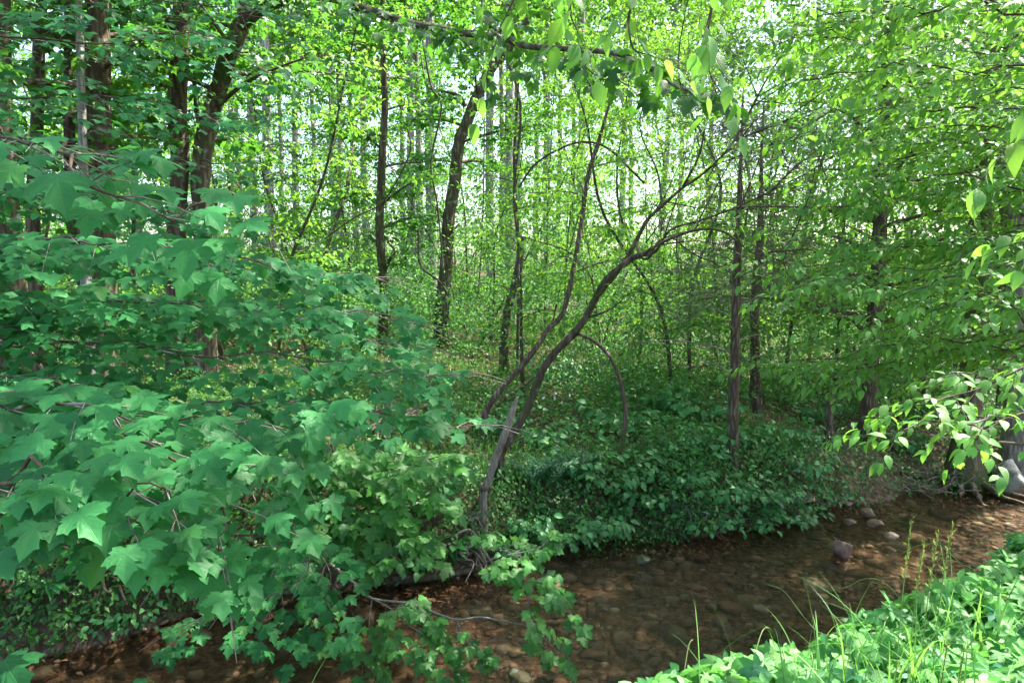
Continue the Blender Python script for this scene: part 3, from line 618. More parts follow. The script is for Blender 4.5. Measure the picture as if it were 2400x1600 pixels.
tree('leaning_tree', 'slim reddish trunk leaning right behind the arching tree', 'tree', Q((1140, 962, 8.3), (1226, 854, 8.4), (1263, 806, 8.4), (1284, 772, 8.5), (1321, 728, 8.6), (1345, 619, 8.7), (1362, 520, 8.8), (1379, 409, 8.9), (1400, 340, 9.0), (1420, 272, 9.0), (1440, 200, 9.1), (1455, 120, 9.2)), [0.042, 0.038, 0.034, 0.032, 0.032, 0.032, 0.03, 0.028, 0.026, 0.02, 0.012, 0.005], BARK_R,
     n_limb=12, h0=0.4, ll=1.4, disc=34, leafmat=OVATE_M, leaf=0.075, leafshape='ovate1', twig=0.45, step=0.18, leaf_step=0.07)
# the arching tree over the stream
at = [(1172, 1075, 6.9), (1190, 1035, 6.9), (1222, 984, 6.95), (1243, 943, 7.0), (1258, 905, 7.0), (1272, 868, 7.0), (1304, 823, 7.0), (1341, 786, 6.95), (1372, 745, 6.9), (1399, 694, 6.85), (1413, 665, 6.8), (1440, 636, 6.75), (1481, 606, 6.7), (1508, 595, 6.65)]
up2 = [q(1403, 690, 6.85), q(1450, 632, 6.9), q(1480, 585, 6.95), q(1498, 550, 7.0), q(1520, 512, 7.0), q(1552, 482, 7.0), q(1600, 440, 7.0), q(1650, 405, 7.0), q(1720, 330, 7.0), q(1800, 180, 7.1), q(1890, 40, 7.2), q(1930, -60, 7.2)]
r1 = [q(1508, 595, 6.65), q(1540, 575, 6.5), q(1580, 556, 6.4), (q(1640, 538, 6.2)), q(1700, 545, 6.1), q(1760, 590, 6.0), q(1850, 620, 5.9), q(1960, 700, 5.8)]
r2 = [q(1508, 598, 6.65), q(1536, 590, 6.6), q(1570, 540, 6.6), q(1630, 520, 6.5), q(1690, 500, 6.4), q(1760, 470, 6.3), q(1900, 400, 6.2), q(2000, 330, 6.1)]
r3 = [q(1490, 565, 6.9), q(1500, 600, 6.8), q(1520, 605, 6.7), q(1545, 565, 6.6), q(1600, 545, 6.6), q(1700, 520, 6.7), q(1800, 440, 6.8), q(1850, 300, 6.9)]
r6 = [q(1600, 440, 7.0), q(1640, 360, 6.8), q(1660, 260, 6.6), q(1700, 160, 6.5)]
r7 = [q(1552, 482, 7.0), q(1540, 400, 7.2), q(1500, 300, 7.3), q(1520, 200, 7.4)]
r8 = [q(1720, 330, 7.0), q(1800, 300, 6.8), q(1900, 260, 6.6)]
r4 = [q(1372, 745, 6.9), q(1420, 730, 6.8), q(1450, 710, 6.7), q(1470, 690, 6.6)]
r5 = [q(1430, 640, 6.8), q(1398, 695, 6.7), q(1380, 640, 6.6), q(1320, 600, 6.6), q(1270, 640, 6.5)]
arching, _ = tree('arching_tree', 'crooked tree arching over the bank to the right at centre', 'tree', Q(*at), [0.052, 0.048, 0.044, 0.042, 0.04, 0.039, 0.038, 0.037, 0.035, 0.033, 0.031, 0.029, 0.027, 0.025], BARK_D, n_limb=0, rough=0.11, sides=12,
     leafmat=OVATE_M, leafshape='ovate1', leaf=0.085, twig=0.6, step=0.13, leaf_step=0.075, t0=0.3, extra=[(up2, 0.028), (r1, 0.018), (r2, 0.016), (r3, 0.014), (r4, 0.014), (r5, 0.012), (r6, 0.014), (r7, 0.014), (r8, 0.012)])
for src, n_ in ((up2, 9), (r1, 8), (r2, 7), (r3, 8), (r8, 4)):
    for k in range(n_):
        p_ = along(np.array(src), [R.uniform(0.1, 0.8)])[0]; l_ = R.uniform(0.5, 1.4); b1 = Tubes(); ax_ = limb(p_, [R.uniform(-0.2, 1.0), R.normal(0, .5), R.normal(0.1, .5)], l_, 0.25, R.uniform(-0.6, 0.3), 0.12, 8); b1.add(ax_, np.linspace(0.008, 0.002, 8), 4)
        for s_ in range(3): b1.add(limb(along(ax_, [R.uniform(.2, .9)])[0], R.normal(0, 1, 3) + [0.5, 0, 0], l_ * .35, 0, 0, .1, 5), np.linspace(.003, .0012, 5), 3, cap=False)
        b1.build('branch', BARK_T, arching, np.array(arching.location))
b_ = tree('broken_branch', 'pale bare broken stem leaning beside the arching tree base', 'dead branch', Q((1132, 1150, 6.4), (1141, 1135, 6.35), (1164, 1065, 6.35), (1178, 1030, 6.3), (1192, 990, 6.3), (1203, 955, 6.3), (1213, 930, 6.3)), [0.04, 0.04, 0.035, 0.035, 0.035, 0.03, 0.012], DEAD, n_limb=0)
t_ = Tubes(); p0 = q(1352, 780, 7.0)
t_.add(spline(Q((1345, 780, 7.0), (1385, 795, 6.9), (1425, 830, 6.8), (1450, 880, 6.7), (1462, 930, 6.65), (1466, 980, 6.6), (1460, 1030, 6.6), (1452, 1062, 6.6)), 5), np.linspace(0.016, 0.026, 36), 7, 0.05)
o_ = t_.build('bent_sapling', BARK_D); tag(o_, 'bare dark sapling bent over in a hoop to the ground', 'sapling')

# ------------------------------------------------------------------ cedars and trunks of the right bank
tree('cedar_tree', 'slim dark cedar trunk on the bank right of the arching tree', 'tree', Q((1719, 1050, 7.7), (1720, 900, 7.7), (1722, 780, 7.7), (1727, 650, 7.7), (1732, 540, 7.7), (1736, 420, 7.8), (1740, 300, 7.9), (1742, 200, 8.0)), [0.062, 0.056, 0.052, 0.05, 0.042, 0.028, 0.016, 0.006], BARK_R, n_limb=26, h0=0.25, ll=0.9, twig_mat=TWIG_G, lim_r=0.2)
tree('cedar_tree', 'second cedar trunk standing behind the slim dark one', 'tree', Q((1770, 945, 10.2), (1770, 860, 10.2), (1768, 740, 10.2), (1775, 640, 10.2), (1782, 540, 10.2), (1785, 400, 10.2), (1790, 240, 10.3)), [0.09, 0.075, 0.065, 0.06, 0.05, 0.028, 0.01], BARK_R, n_limb=22, h0=0.25, ll=1.1, twig_mat=TWIG_G, lim_r=0.2)
tree('rough_trunk_tree', 'rough brown trunk behind hornbeam leaves right of the cedars', 'tree', Q((2035, 1010, 9.2), (2042, 900, 9.2), (2048, 740, 9.2), (2060, 560, 9.3), (2072, 300, 9.4), (2080, 60, 9.5), (2085, -200, 9.5)), [0.11, 0.10, 0.095, 0.09, 0.08, 0.07, 0.04], BARK_R, n_limb=34, h0=0.2, ll=2.2, disc=38, leafmat=OVATE_M, leafshape='ovate1', leaf=0.085, twig=0.55, step=0.2, leaf_step=0.085)
tree('stump_post', 'short upright dead stub on the sunlit litter at right', 'tree stump', Q((1945, 1000, 8.6), (1946, 950, 8.6), (1948, 902, 8.6)), [0.05, 0.045, 0.04], BARK_R, n_limb=0)
tree('grey_trunk_tree', 'smooth pale grey trunk at the right edge of the picture', 'tree', Q((2385, 1010, 8.9), (2383, 800, 8.9), (2380, 540, 8.9), (2378, 420, 8.9), (2384, 200, 8.9), (2390, 0, 8.9), (2394, -500, 8.9)), [0.20, 0.18, 0.17, 0.165, 0.155, 0.14, 0.08], BARK_G, n_limb=22, h0=0.25, ll=2.4, disc=34, leafmat=OVATE_M, leafshape='ovate1', leaf=0.085, twig=0.6, step=0.22)
tree('brown_trunk_tree', 'brown trunk leaning just left of the pale grey right edge trunk', 'tree', Q((2300, 900, 12), (2305, 600, 12), (2330, 330, 12), (2362, 160, 12), (2395, -50, 12)), [0.17, 0.15, 0.14, 0.13, 0.09], BARK_B, n_limb=20, h0=0.25, ll=2.6, disc=34, leafmat=OVATE_M, leafshape='ovate0', leaf=0.085, twig=0.6, step=0.22)
tree('brown_trunk_tree', 'furrowed grey brown trunk in the upper right corner', 'tree', Q((2290, 860, 14), (2298, 500, 14), (2306, 200, 14), (2312, 0, 14), (2320, -300, 14)), [0.19, 0.17, 0.155, 0.14, 0.09], BARK_P, n_limb=26, h0=0.2, ll=2.8, disc=34, leafmat=OVATE_M, leafshape='ovate0', leaf=0.085, twig=0.65, step=0.22)
# mossy stump with roots at the right bank
st = ground_hit(2215, 1120)
root = thing('mossy_stump', 'mossy flared tree base with roots at the right bank', 'tree', (st[0], st[1], gz(st[0], st[1])))
tb = Tubes(); B0 = np.array(st); B0[2] = gz(st[0], st[1])
tb.add(spline([B0 + (0, 0, -0.3), B0 + (0, 0, 0.05), B0 + (0.0, 0.02, 0.35), B0 + (0.03, 0.05, 1.0), B0 + (0.05, 0.1, 2.6), B0 + (0.1, 0.2, 6)], 5), np.interp(np.arange(26), [0, 5, 10, 15, 20, 25], [0.36, 0.30, 0.20, 0.15, 0.13, 0.07]), 12, 0.06); tb.build('trunk', bark_mat('bark_mossy', (0.14, 0.105, 0.07), (0.25, 0.195, 0.14), moss=1.0, lichen=0.2), root, B0)
for k in range(9):
    a = -2.9 + k * 0.36 + R.normal(0, 0.12); l = R.uniform(0.5, 1.0); rt = []
    for s_ in np.linspace(0, 1, 8):
        x_, y_ = B0[0] + math.cos(a) * (0.15 + l * s_), B0[1] + math.sin(a) * (0.15 + l * s_) * 0.8; rt.append((x_ + R.normal(0, .02), y_, max(gz(x_, y_), 0.0) + 0.12 * (1 - s_) ** 2 + R.normal(0, 0.015)))
    tb = Tubes(); tb.add(spline(rt, 3), np.linspace(0.055, 0.012, 22), 6, 0.08); tb.build('root', BARK_B, root, B0)

# ------------------------------------------------------------------ far pines: one thing each
pines = [(330, 22), (545, 15), (572, 12), (603, 16), (640, 25), (668, 13), (700, 17), (748, 12), (790, 20), (803, 16), (840, 13), (862, 16), (945, 14), (968, 20), (990, 17), (1012, 24), (1150, 20), (1178, 14), (1196, 26), (1218, 16), (1255, 12), (1283, 18), (1305, 12), (1340, 12), (1362, 21), (1455, 17), (1478, 11), (1540, 16), (1590, 13), (1655, 14), (1890, 17), (1990, 15), (2120, 18), (2210, 15)]
pc = Leaves()
for _ in range(105):
    a = R.uniform(0, 6.28); hz = R.uniform(-1.5, 7); rr_ = (2.9 - hz * 0.3) * R.uniform(0.4, 1.2); c0 = np.array([math.cos(a) * rr_, math.sin(a) * rr_, hz]); k = 34
    d_ = nrm(R.normal(0, 1, (k, 3)) + [0, 0, 0.3]); pc.add(c0 + R.normal(0, 0.28, (k, 3)), d_, nrm(R.normal(0, 1, (k, 3))), R.uniform(0.18, 0.34, k))
PC = leaf_mesh('pine_crown', pc.arrays(), 'quad', CANOPY)
for i, (px, wd) in enumerate(pines):
    d = 0.34 * 1600 / wd * R.uniform(0.92, 1.05); p = q(px, 700, d); z = gz(p[0], p[1]); H = R.uniform(17, 22); lean = R.normal(0, 0.25, 2)
    root = thing('pine_tree', 'tall straight pale grey pine in the far stand, %s from the left' % ORD[i], 'tree', (p[0], p[1], z), 'pines in the far stand')
    tb = Tubes(); hs = np.linspace(-0.2, H, 12)
    tb.add(np.stack([lean[0] * hs / H + 0.03 * np.sin(hs), lean[1] * hs / H, hs], -1), np.linspace(0.19, 0.07, 12), 8, 0.04)
    for k in range(5):
        a = R.uniform(0, 6.28); h = R.uniform(0.35, 0.75) * H; tb.add(limb(np.array([0, 0, h]), [math.cos(a), math.sin(a), 0.1], R.uniform(0.5, 1.6)), np.linspace(0.025, 0.006, 7), 4)
    tb.build('trunk', BARK_P, root); c = link('crown', PC, root, (lean[0], lean[1], H - 6.5)); c.rotation_euler = (0, 0, R.uniform(0, 6.28)); c['kind'] = 'stuff'

# ------------------------------------------------------------------ saplings of the middle distance
saps = [(120, 12, 6), (240, 15, 7), (330, 11, 6), (440, 18, 7), (520, 13, 6), (575, 16, 7), (650, 12, 5.5), (700, 18, 7), (735, 13.5, 6), (770, 20, 8), (830, 17, 7), (960, 19, 7), (1100, 20, 7), (1150, 17.5, 5), (1225, 11, 6.5), (1275, 18, 7), (1320, 22, 8), (1440, 17, 6), (1500, 14, 6), (1545, 20, 8), (1580, 11, 5), (1620, 12, 6), (1680, 17, 7), (1740, 13, 7), (1790, 19, 8), (1840, 13, 7), (1900, 16, 7), (1960, 12, 6.5), (2110, 14, 7), (2170, 11, 6.5), (2240, 12.5, 7), (2290, 16, 8), (2350, 10.5, 6)]
saps = [(a, b_, c * 1.15) for a, b_, c in saps]
for i, (px, d, H) in enumerate(saps):
    p = q(px, 800, d); z = gz(p[0], p[1]); ln = R.normal(0, 0.8, 2); b0 = np.array([p[0], p[1], z])
    pts = [b0, b0 + [ln[0] * .15, ln[1] * .15, H * .25], b0 + [ln[0] * .5 + R.normal(0, .3), ln[1] * .5, H * .5], b0 + [ln[0] + R.normal(0, .25), ln[1], H * .75], b0 + [ln[0] * 1.3, ln[1] * 1.3, H]]
    mp = px < 1150
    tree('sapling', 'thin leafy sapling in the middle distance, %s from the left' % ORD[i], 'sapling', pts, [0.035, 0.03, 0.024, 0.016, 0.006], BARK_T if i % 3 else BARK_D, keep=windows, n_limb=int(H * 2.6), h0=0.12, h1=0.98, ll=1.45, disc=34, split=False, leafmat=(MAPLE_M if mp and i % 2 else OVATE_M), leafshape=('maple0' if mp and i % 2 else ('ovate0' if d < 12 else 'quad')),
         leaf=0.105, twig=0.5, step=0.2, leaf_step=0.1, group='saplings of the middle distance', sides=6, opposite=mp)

# ------------------------------------------------------------------ far understory: reads as one mass
fo = Leaves()
def mass(n, d0, d1, top, pw, leaf, k, rad, seed, xr=0.95):
    d = R.uniform(d0, d1, n); x = R.uniform(-xr, xr, n) * d; g = height(x, d)
    cl = wave(x, d, 0.35, seed=seed); h = R.random(n) ** pw * (top[0] + (top[1] - top[0]) * sm(-0.1, 0.35, x / d)) * (0.75 + 0.35 * cl)
    keep = R.random(n) < np.clip(0.7 + 0.95 * wave(x * 1.0, h * 2.0 + d * 0.4, 0.8, seed=seed + 1), 0.06, 1)
    C = np.stack([x, d, g + 0.15 + h], -1)[keep]; discs(fo, C, R.uniform(0.45, 1.6, len(C)) * rad, k, leaf * (0.8 + 0.012 * C[:, 1]), flat=0.4)
mass(2300, 24, 62, (2.2, 3.0), 0.9, 0.16, 24, 0.95, 91); mass(8300, 9.0, 24, (2.2, 3.2), 1.5, 0.08, 26, 0.42, 61); mass(2100, 11, 20, (3.5, 8.0), 1.0, 0.08, 26, 0.45, 66); mass(6800, 18, 36, (8.5, 15), 1.1, 0.105, 26, 0.6, 71); mass(8800, 34, 75, (20, 26), 0.9, 0.19, 24, 1.0, 81)
und = link('understory_foliage', leaf_mesh('understory_foliage', prune(fo.arrays(), windows), 'quad', FARLEAF)); tag(und, 'light green leafy understory far behind, under the pines', 'undergrowth', kind='stuff')
ts = Tubes()
for _ in range(190):
    d = R.uniform(14, 45); x = R.uniform(-0.85, 0.85) * d; g = gz(x, d); H = R.uniform(2, 7); a = R.normal(0, 0.3, 2) * H
    ts.add(spline([(x, d, g - 0.1), (x + a[0] * .3 + R.normal(0, .35), d + a[1] * .3, g + H * .45), (x + a[0], d + a[1], g + H)], 3), np.linspace(0.028, 0.008, 7), 4)
tag(ts.build('understory_stems', BARK_T), 'thicket of thin bare stems far behind', 'undergrowth', kind='stuff')

# ------------------------------------------------------------------ unseen trees added outside the frame, their crowns block sun
def added_shade_tree(label, x, y, H, rad_, nclump, zlow, k=34, shift=(0, 0)):
    z = gz(x, y); b0 = np.array([x, y, z]); root = thing('added_shade_tree', label, 'tree', b0, 'unseen trees added for shade')
    tb = Tubes(); hs = np.linspace(-0.2, H, 9); tb.add(np.stack([0.1 * np.sin(hs * .5), 0.1 * np.cos(hs * .4), hs], -1), np.linspace(0.24, 0.06, 9), 9, 0.05); tb.build('trunk', BARK_B, root)
    L = Leaves(); bt = Tubes(); a = R.uniform(0, 6.28, nclump); rr_ = rad_ * np.sqrt(R.random(nclump)); h = R.uniform(zlow, H, nclump); C = np.stack([np.cos(a) * rr_ + shift[0], np.sin(a) * rr_ + shift[1], h], -1)
    discs(L, C, R.uniform(0.4, 0.9, nclump), k, 0.14)
    for c in C[::9]: bt.add(limb(np.array([0, 0, c[2] - 1.2]), c - [0, 0, c[2] - 1.2], float(np.linalg.norm(c - [0, 0, c[2] - 1.2]))), np.linspace(0.035, 0.008, 7), 4)
    bt.build('branches', BARK_B, root)['kind'] = 'stuff'; link('crown', leaf_mesh('crown', L.arrays(), 'quad', CANOPY), root)['kind'] = 'stuff'
added_shade_tree('unseen leafy tree added to block sun, near bank right of the viewpoint', 11.5, 0.5, 15, 4.0, 200, 8)
added_shade_tree('unseen leafy tree added to block sun, far bank outside the left edge', -11.5, 10.5, 15, 4.5, 220, 6)
added_shade_tree('unseen leafy tree added to shade the bank, outside the right edge', 9.0, 10.0, 15, 4.5, 520, 9.0, shift=(-2.4, 1.5))

class Boughs:
    def __init__(s): s.items = []
    def add(s, P, r, sides=6, rough=0.0): t = Tubes(); t.add(P, r, sides, rough); s.items.append(t)
def split_build(bt, root, o, mat=None):
    for t in bt.items: t.build('branch', mat or BARK_T, root, o)

# ------------------------------------------------------------------ foreground: the big maple on the left, its boughs come in from the left edge
tr0 = np.array([-5.6, 4.6, 0]); tr0[2] = gz(tr0[0], tr0[1])
root = thing('maple_tree', 'big leaved maple whose boughs fill the left foreground', 'tree', tr0)
tb = Tubes(); tb.add(spline([tr0 + (0, 0, -0.3), tr0 + (0.05, 0, 1.5), tr0 + (0, -0.1, 4), tr0 + (0.1, -0.2, 8)], 5), np.linspace(0.20, 0.10, 16), 12, 0.05); tb.build('trunk', BARK_B, root, tr0)
LIGHT = np.array([0.35, -0.75, 0.0])
def wob(P, amp):
    k = np.cumsum(R.normal(0, 1, P.shape), 0); k -= np.linspace(0, 1, len(P))[:, None] * k[-1]; k = k * amp / max(1e-6, np.abs(k).max()); return P + k
def mb(h, *pts): return wob(spline(np.vstack([[tr0 + (0, 0, h)], [w(*p) for p in pts]]), 5), 0.10)
boughs = [  # axis, twig, leaf, light tilt
    (mb(2.2, (-160, 380, 2.5), (60, 360, 2.0), (260, 430, 1.85), (430, 470, 1.9), (560, 520, 2.0)), 0.32, 0.150, 0.7),
    (mb(2.0, (-250, 520, 4.2), (150, 560, 3.8), (500, 590, 3.7), (760, 620, 3.8), (900, 640, 3.9)), 0.55, 0.135, 0.5),
    (mb(2.1, (-250, 440, 4.4), (100, 450, 4.2), (320, 470, 4.2), (500, 500, 4.3)), 0.55, 0.135, 0.6),
    (mb(1.9, (-250, 560, 3.4), (80, 570, 3.1), (360, 590, 3.1), (620, 610, 3.2)), 0.5, 0.135, 0.7),
    (mb(1.7, (-250, 690, 4.2), (150, 710, 4.0), (480, 730, 3.9), (760, 740, 3.9), (940, 790, 4.0)), 0.6, 0.135, 0.8),
    (mb(1.8, (-250, 620, 3.6), (100, 650, 3.3), (480, 680, 3.2), (760, 700, 3.3), (930, 740, 3.4)), 0.50, 0.135, 0.6),
    (mb(1.6, (-250, 760, 3.6), (150, 780, 3.3), (520, 800, 3.2), (820, 840, 3.2), (1030, 860, 3.3)), 0.50, 0.135, 0.7),
    (mb(1.5, (-250, 800, 3.2), (150, 860, 2.9), (500, 900, 2.9), (800, 930, 3.0), (1100, 975, 3.2)), 0.46, 0.135, 0.8),
    (mb(1.3, (-250, 860, 2.5), (80, 890, 2.3), (360, 920, 2.3), (580, 960, 2.35), (680, 1000, 2.4)), 0.42, 0.145, 0.9),
    (mb(1.2, (-200, 940, 2.2), (60, 980, 2.0), (260, 1030, 1.95), (430, 1080, 1.9), (540, 1190, 1.85), (510, 1300, 1.8)), 0.36, 0.145, 1.0),
    (mb(1.1, (-150, 1020, 1.75), (20, 1080, 1.6), (160, 1110, 1.6), (300, 1130, 1.65), (400, 1200, 1.65)), 0.26, 0.145, 1.0),
    (mb(1.1, (-200, 960, 2.9), (200, 1000, 2.7), (420, 1060, 2.7), (600, 1130, 2.75), (680, 1200, 2.8), (560, 1290, 2.8)), 0.36, 0.125, 0.9),
    (mb(1.0, (-100, 1150, 3.4), (300, 1160, 3.2), (560, 1200, 3.1), (720, 1260, 3.1), (640, 1360, 3.0), (460, 1420, 2.9)), 0.34, 0.095, 0.9),
    (mb(2.8, (-250, 180, 4.2), (120, 220, 4.0), (420, 260, 4.0), (620, 280, 4.1)), 0.60, 0.13, 0.2),
    (mb(3.0, (-250, 60, 4.0), (150, 90, 3.8), (400, 110, 3.8), (560, 130, 3.9)), 0.55, 0.13, 0.15),
    (mb(2.4, (-250, 300, 5.0), (150, 330, 4.8), (480, 350, 4.8), (700, 330, 5.0)), 0.60, 0.12, 0.25),
    (mb(3.2, (-250, -60, 4.6), (150, -20, 4.4), (450, 10, 4.4), (640, 40, 4.6)), 0.60, 0.12, 0.15)]
L = Leaves(); tw = Tubes(); bt = Boughs(); pet = Tubes()
for ax, tg, lf, lt in boughs:
    bt.add(ax, np.linspace(0.0075, 0.002, len(ax)), 6, 0.06)
    n = len(ax); dress(L, tw, ax[int(n * 0.18):], 0.01, tg * 1.1, 0.11, lf * 0.52, 0.083, 0.0, droop=0.22, light=LIGHT * (0.25 + lt * 0.4), flat=0.2, opposite=True, petiole=0.6, tipdown=0.30, taper=0.45, photo=LIGHT * 1.1, lift=0.3, twigr=0.0026)
split_build(bt, root, tr0); tw.build('twigs', TWIG_G, root, tr0)['kind'] = 'stuff';
def facing(px, py, d, size, tipang, tilt=0.6):      # a hand placed leaf seen nearly face on
    p = w(px, py, d); t = np.array([math.sin(math.radians(tipang)), -0.75, -0.75 * math.cos(math.radians(tipang))]); L.add(p, nrm(t), nrm(np.array([0, -tilt, 1.0]) + R.normal(0, .08, 3)), size * 0.72)
for f_ in [(440, 555, 1.75, 0.150, 0), (345, 540, 1.8, 0.13, -30), (310, 575, 2.0, 0.14, -60), (470, 480, 1.7, 0.12, 60), (560, 510, 1.75, 0.12, 75), (130, 400, 1.7, 0.17, 35), (40, 380, 1.8, 0.16, -30),
           (100, 1215, 1.5, 0.145, -35), (270, 1150, 1.6, 0.14, 15), (255, 1255, 1.6, 0.135, -25), (410, 1225, 1.65, 0.135, 5), (485, 1330, 1.75, 0.13, 5), (440, 1140, 1.75, 0.12, 25), (130, 1130, 1.6, 0.15, -20), (530, 1260, 1.8, 0.12, 40), (10, 1515, 1.35, 0.13, 60), (655, 1000, 2.3, 0.13, 60), (550, 1030, 2.3, 0.13, 30), (610, 1170, 2.4, 0.11, 25)]: facing(*f_)
def maple_keep(px, py, f):
    lo = np.interp(px, [-50, 0, 100, 250, 400, 460, 540, 640, 700, 780, 900, 1000, 1120, 1200], [1290, 1280, 1270, 1290, 1285, 1370, 1370, 1360, 1300, 1150, 1040, 1010, 1000, 960])
    xr = np.interp(py, [300, 450, 540, 640, 700, 800, 850, 960, 1000, 1060], [520, 600, 640, 900, 960, 1000, 1060, 1135, 1060, 900])
    k = (py < lo + R.normal(0, 22, len(px))) & ((px < xr + R.normal(0, 14, len(px))) | (py < 300)) & windows(px, py, f)
    k &= ~((f < 2.3) & (py > 300) & (py < 640) & (R.random(len(px)) < 0.6)); return k
HP = len(np.concatenate(L.S)) - 19; A0 = L.arrays(); A1 = prune(tuple(v[:HP] for v in A0), maple_keep); A0 = tuple(np.concatenate([a1, a0[HP:]]) for a1, a0 in zip(A1, A0))
plant_leaves(root, A0, 'maple2', MAPLE, 300, 'maple1')

# ------------------------------------------------------------------ maple saplings on the bank and over the water
def maple_bush(label, axes, leaf, twig, n_obj, mat, wood, light=0.8, step=0.11, leaf_step=0.09, r0=0.010):
    b0 = axes[0][0]; root = thing('maple_sapling', label, 'sapling', b0); L = Leaves(); tw = Tubes(); bt = Boughs()
    for i, ax in enumerate(axes):
        ax = spline(ax, 5); bt.add(ax, np.linspace(r0 if i == 0 else r0 * 0.6, 0.003, len(ax)), 6, 0.06)
        dress(L, tw, ax, 0.01, twig, step, leaf, leaf_step, 0.25 if i == 0 else 0.15, droop=0.3, light=LIGHT * light * 0.6, flat=0.25, opposite=True, petiole=0.5, tipdown=0.3, taper=0.3, photo=LIGHT)
    split_build(bt, root, b0, wood); tw.build('twigs', wood, root, b0)['kind'] = 'stuff'; plant_leaves(root, L.arrays(), 'maple2', mat, n_obj, 'maple1')
# the pale twig reaching over the stream
b0 = q(700, 1340, 5.2); b0[2] = gz(b0[0], b0[1])
L = Leaves(); root = thing('maple_sapling', 'small maple with bare pale twigs reaching over the stream', 'sapling', b0); bt = Boughs(); tw = Tubes()
stem = spline([b0, q(760, 1330, 4.9), q(812, 1354, 4.7), q(840, 1374, 4.6), q(872, 1402, 4.5), q(950, 1412, 4.4), q(1000, 1428, 4.35), q(1070, 1451, 4.3), q(1125, 1445, 4.3), q(1180, 1455, 4.3), q(1222, 1462, 4.3)], 4); bt.add(stem, np.linspace(0.011, 0.0045, len(stem)), 6)
subs = [([q(872, 1402, 4.5), q(866, 1450, 4.45), q(862, 1500, 4.4), q(850, 1560, 4.35)], 0.16), ([q(872, 1402, 4.5), q(915, 1425, 4.4), q(960, 1465, 4.3), q(990, 1485, 4.25), q(1020, 1520, 4.2), q(1070, 1580, 4.15)], 0.20), ([q(1222, 1462, 4.3), q(1260, 1480, 4.25), q(1310, 1530, 4.2)], 0.16),
        ([q(1222, 1462, 4.3), q(1240, 1400, 4.3), q(1235, 1330, 4.35), q(1190, 1290, 4.4)], 0.30), ([q(1235, 1360, 4.35), q(1280, 1370, 4.35), q(1320, 1410, 4.3)], 0.20), ([q(1190, 1300, 4.4), q(1260, 1285, 4.4), q(1285, 1262, 4.45)], 0.12), ([q(1070, 1451, 4.3), q(1078, 1475, 4.28), q(1075, 1490, 4.25), q(1110, 1510, 4.2)], 0.16), ([q(930, 1420, 4.4), q(970, 1415, 4.35), q(1000, 1440, 4.3)], 0.14), ([q(760, 1330, 4.9), q(745, 1400, 4.8), q(748, 1460, 4.7)], 0.2)]
for s_, tg in subs:
    ax = spline(s_, 4); bt.add(ax, np.linspace(0.005, 0.0022, len(ax)), 5); dress(L, tw, ax, 0.005, tg, 0.085, 0.078, 0.065, 0.2, droop=0.25, light=LIGHT * 0.55, flat=0.28, opposite=True, petiole=0.45, tipdown=0.3, taper=0.2, twigr=0.0018, photo=LIGHT * 0.6)
split_build(bt, root, b0, TWIG_G); tw.build('twigs', TWIG_G, root, b0)['kind'] = 'stuff'; plant_leaves(root, L.arrays(), 'maple2', MAPLE_Y, 300, 'maple1')
g0 = ground_hit(800, 1150)
maple_bush('bushy young maple on the far bank left of the broken stem', [[g0, g0 + (-0.1, -0.2, 0.6), w(760, 1080, 5.6), w(700, 1050, 5.4)], [w(800, 1150, 5.9), w(860, 1090, 5.6), w(930, 1070, 5.4), w(1000, 1050, 5.3)], [w(790, 1190, 5.8), w(880, 1150, 5.4), w(960, 1150, 5.2)], [w(780, 1190, 5.8), w(850, 1210, 5.3), w(920, 1240, 5.1)], [w(780, 1150, 5.8), w(760, 1140, 5.4), w(720, 1190, 5.1)], [w(800, 1120, 5.8), w(790, 1060, 5.6), w(860, 1030, 5.5)]], 0.105, 0.42, 300, MAPLE_Y, BARK_T)
g0 = ground_hit(640, 1280)
maple_bush('low young maple hanging over the water under the big maple', [[g0, w(640, 1250, 4.6), w(600, 1300, 4.3), w(560, 1380, 4.1), w(440, 1440, 3.9)], [w(640, 1250, 4.6), w(720, 1260, 4.3), w(760, 1330, 4.1), w(720, 1420, 4.0)], [w(640, 1260, 4.6), w(660, 1330, 4.2), w(620, 1400, 4.0)]], 0.085, 0.3, 260, MAPLE, BARK_T)

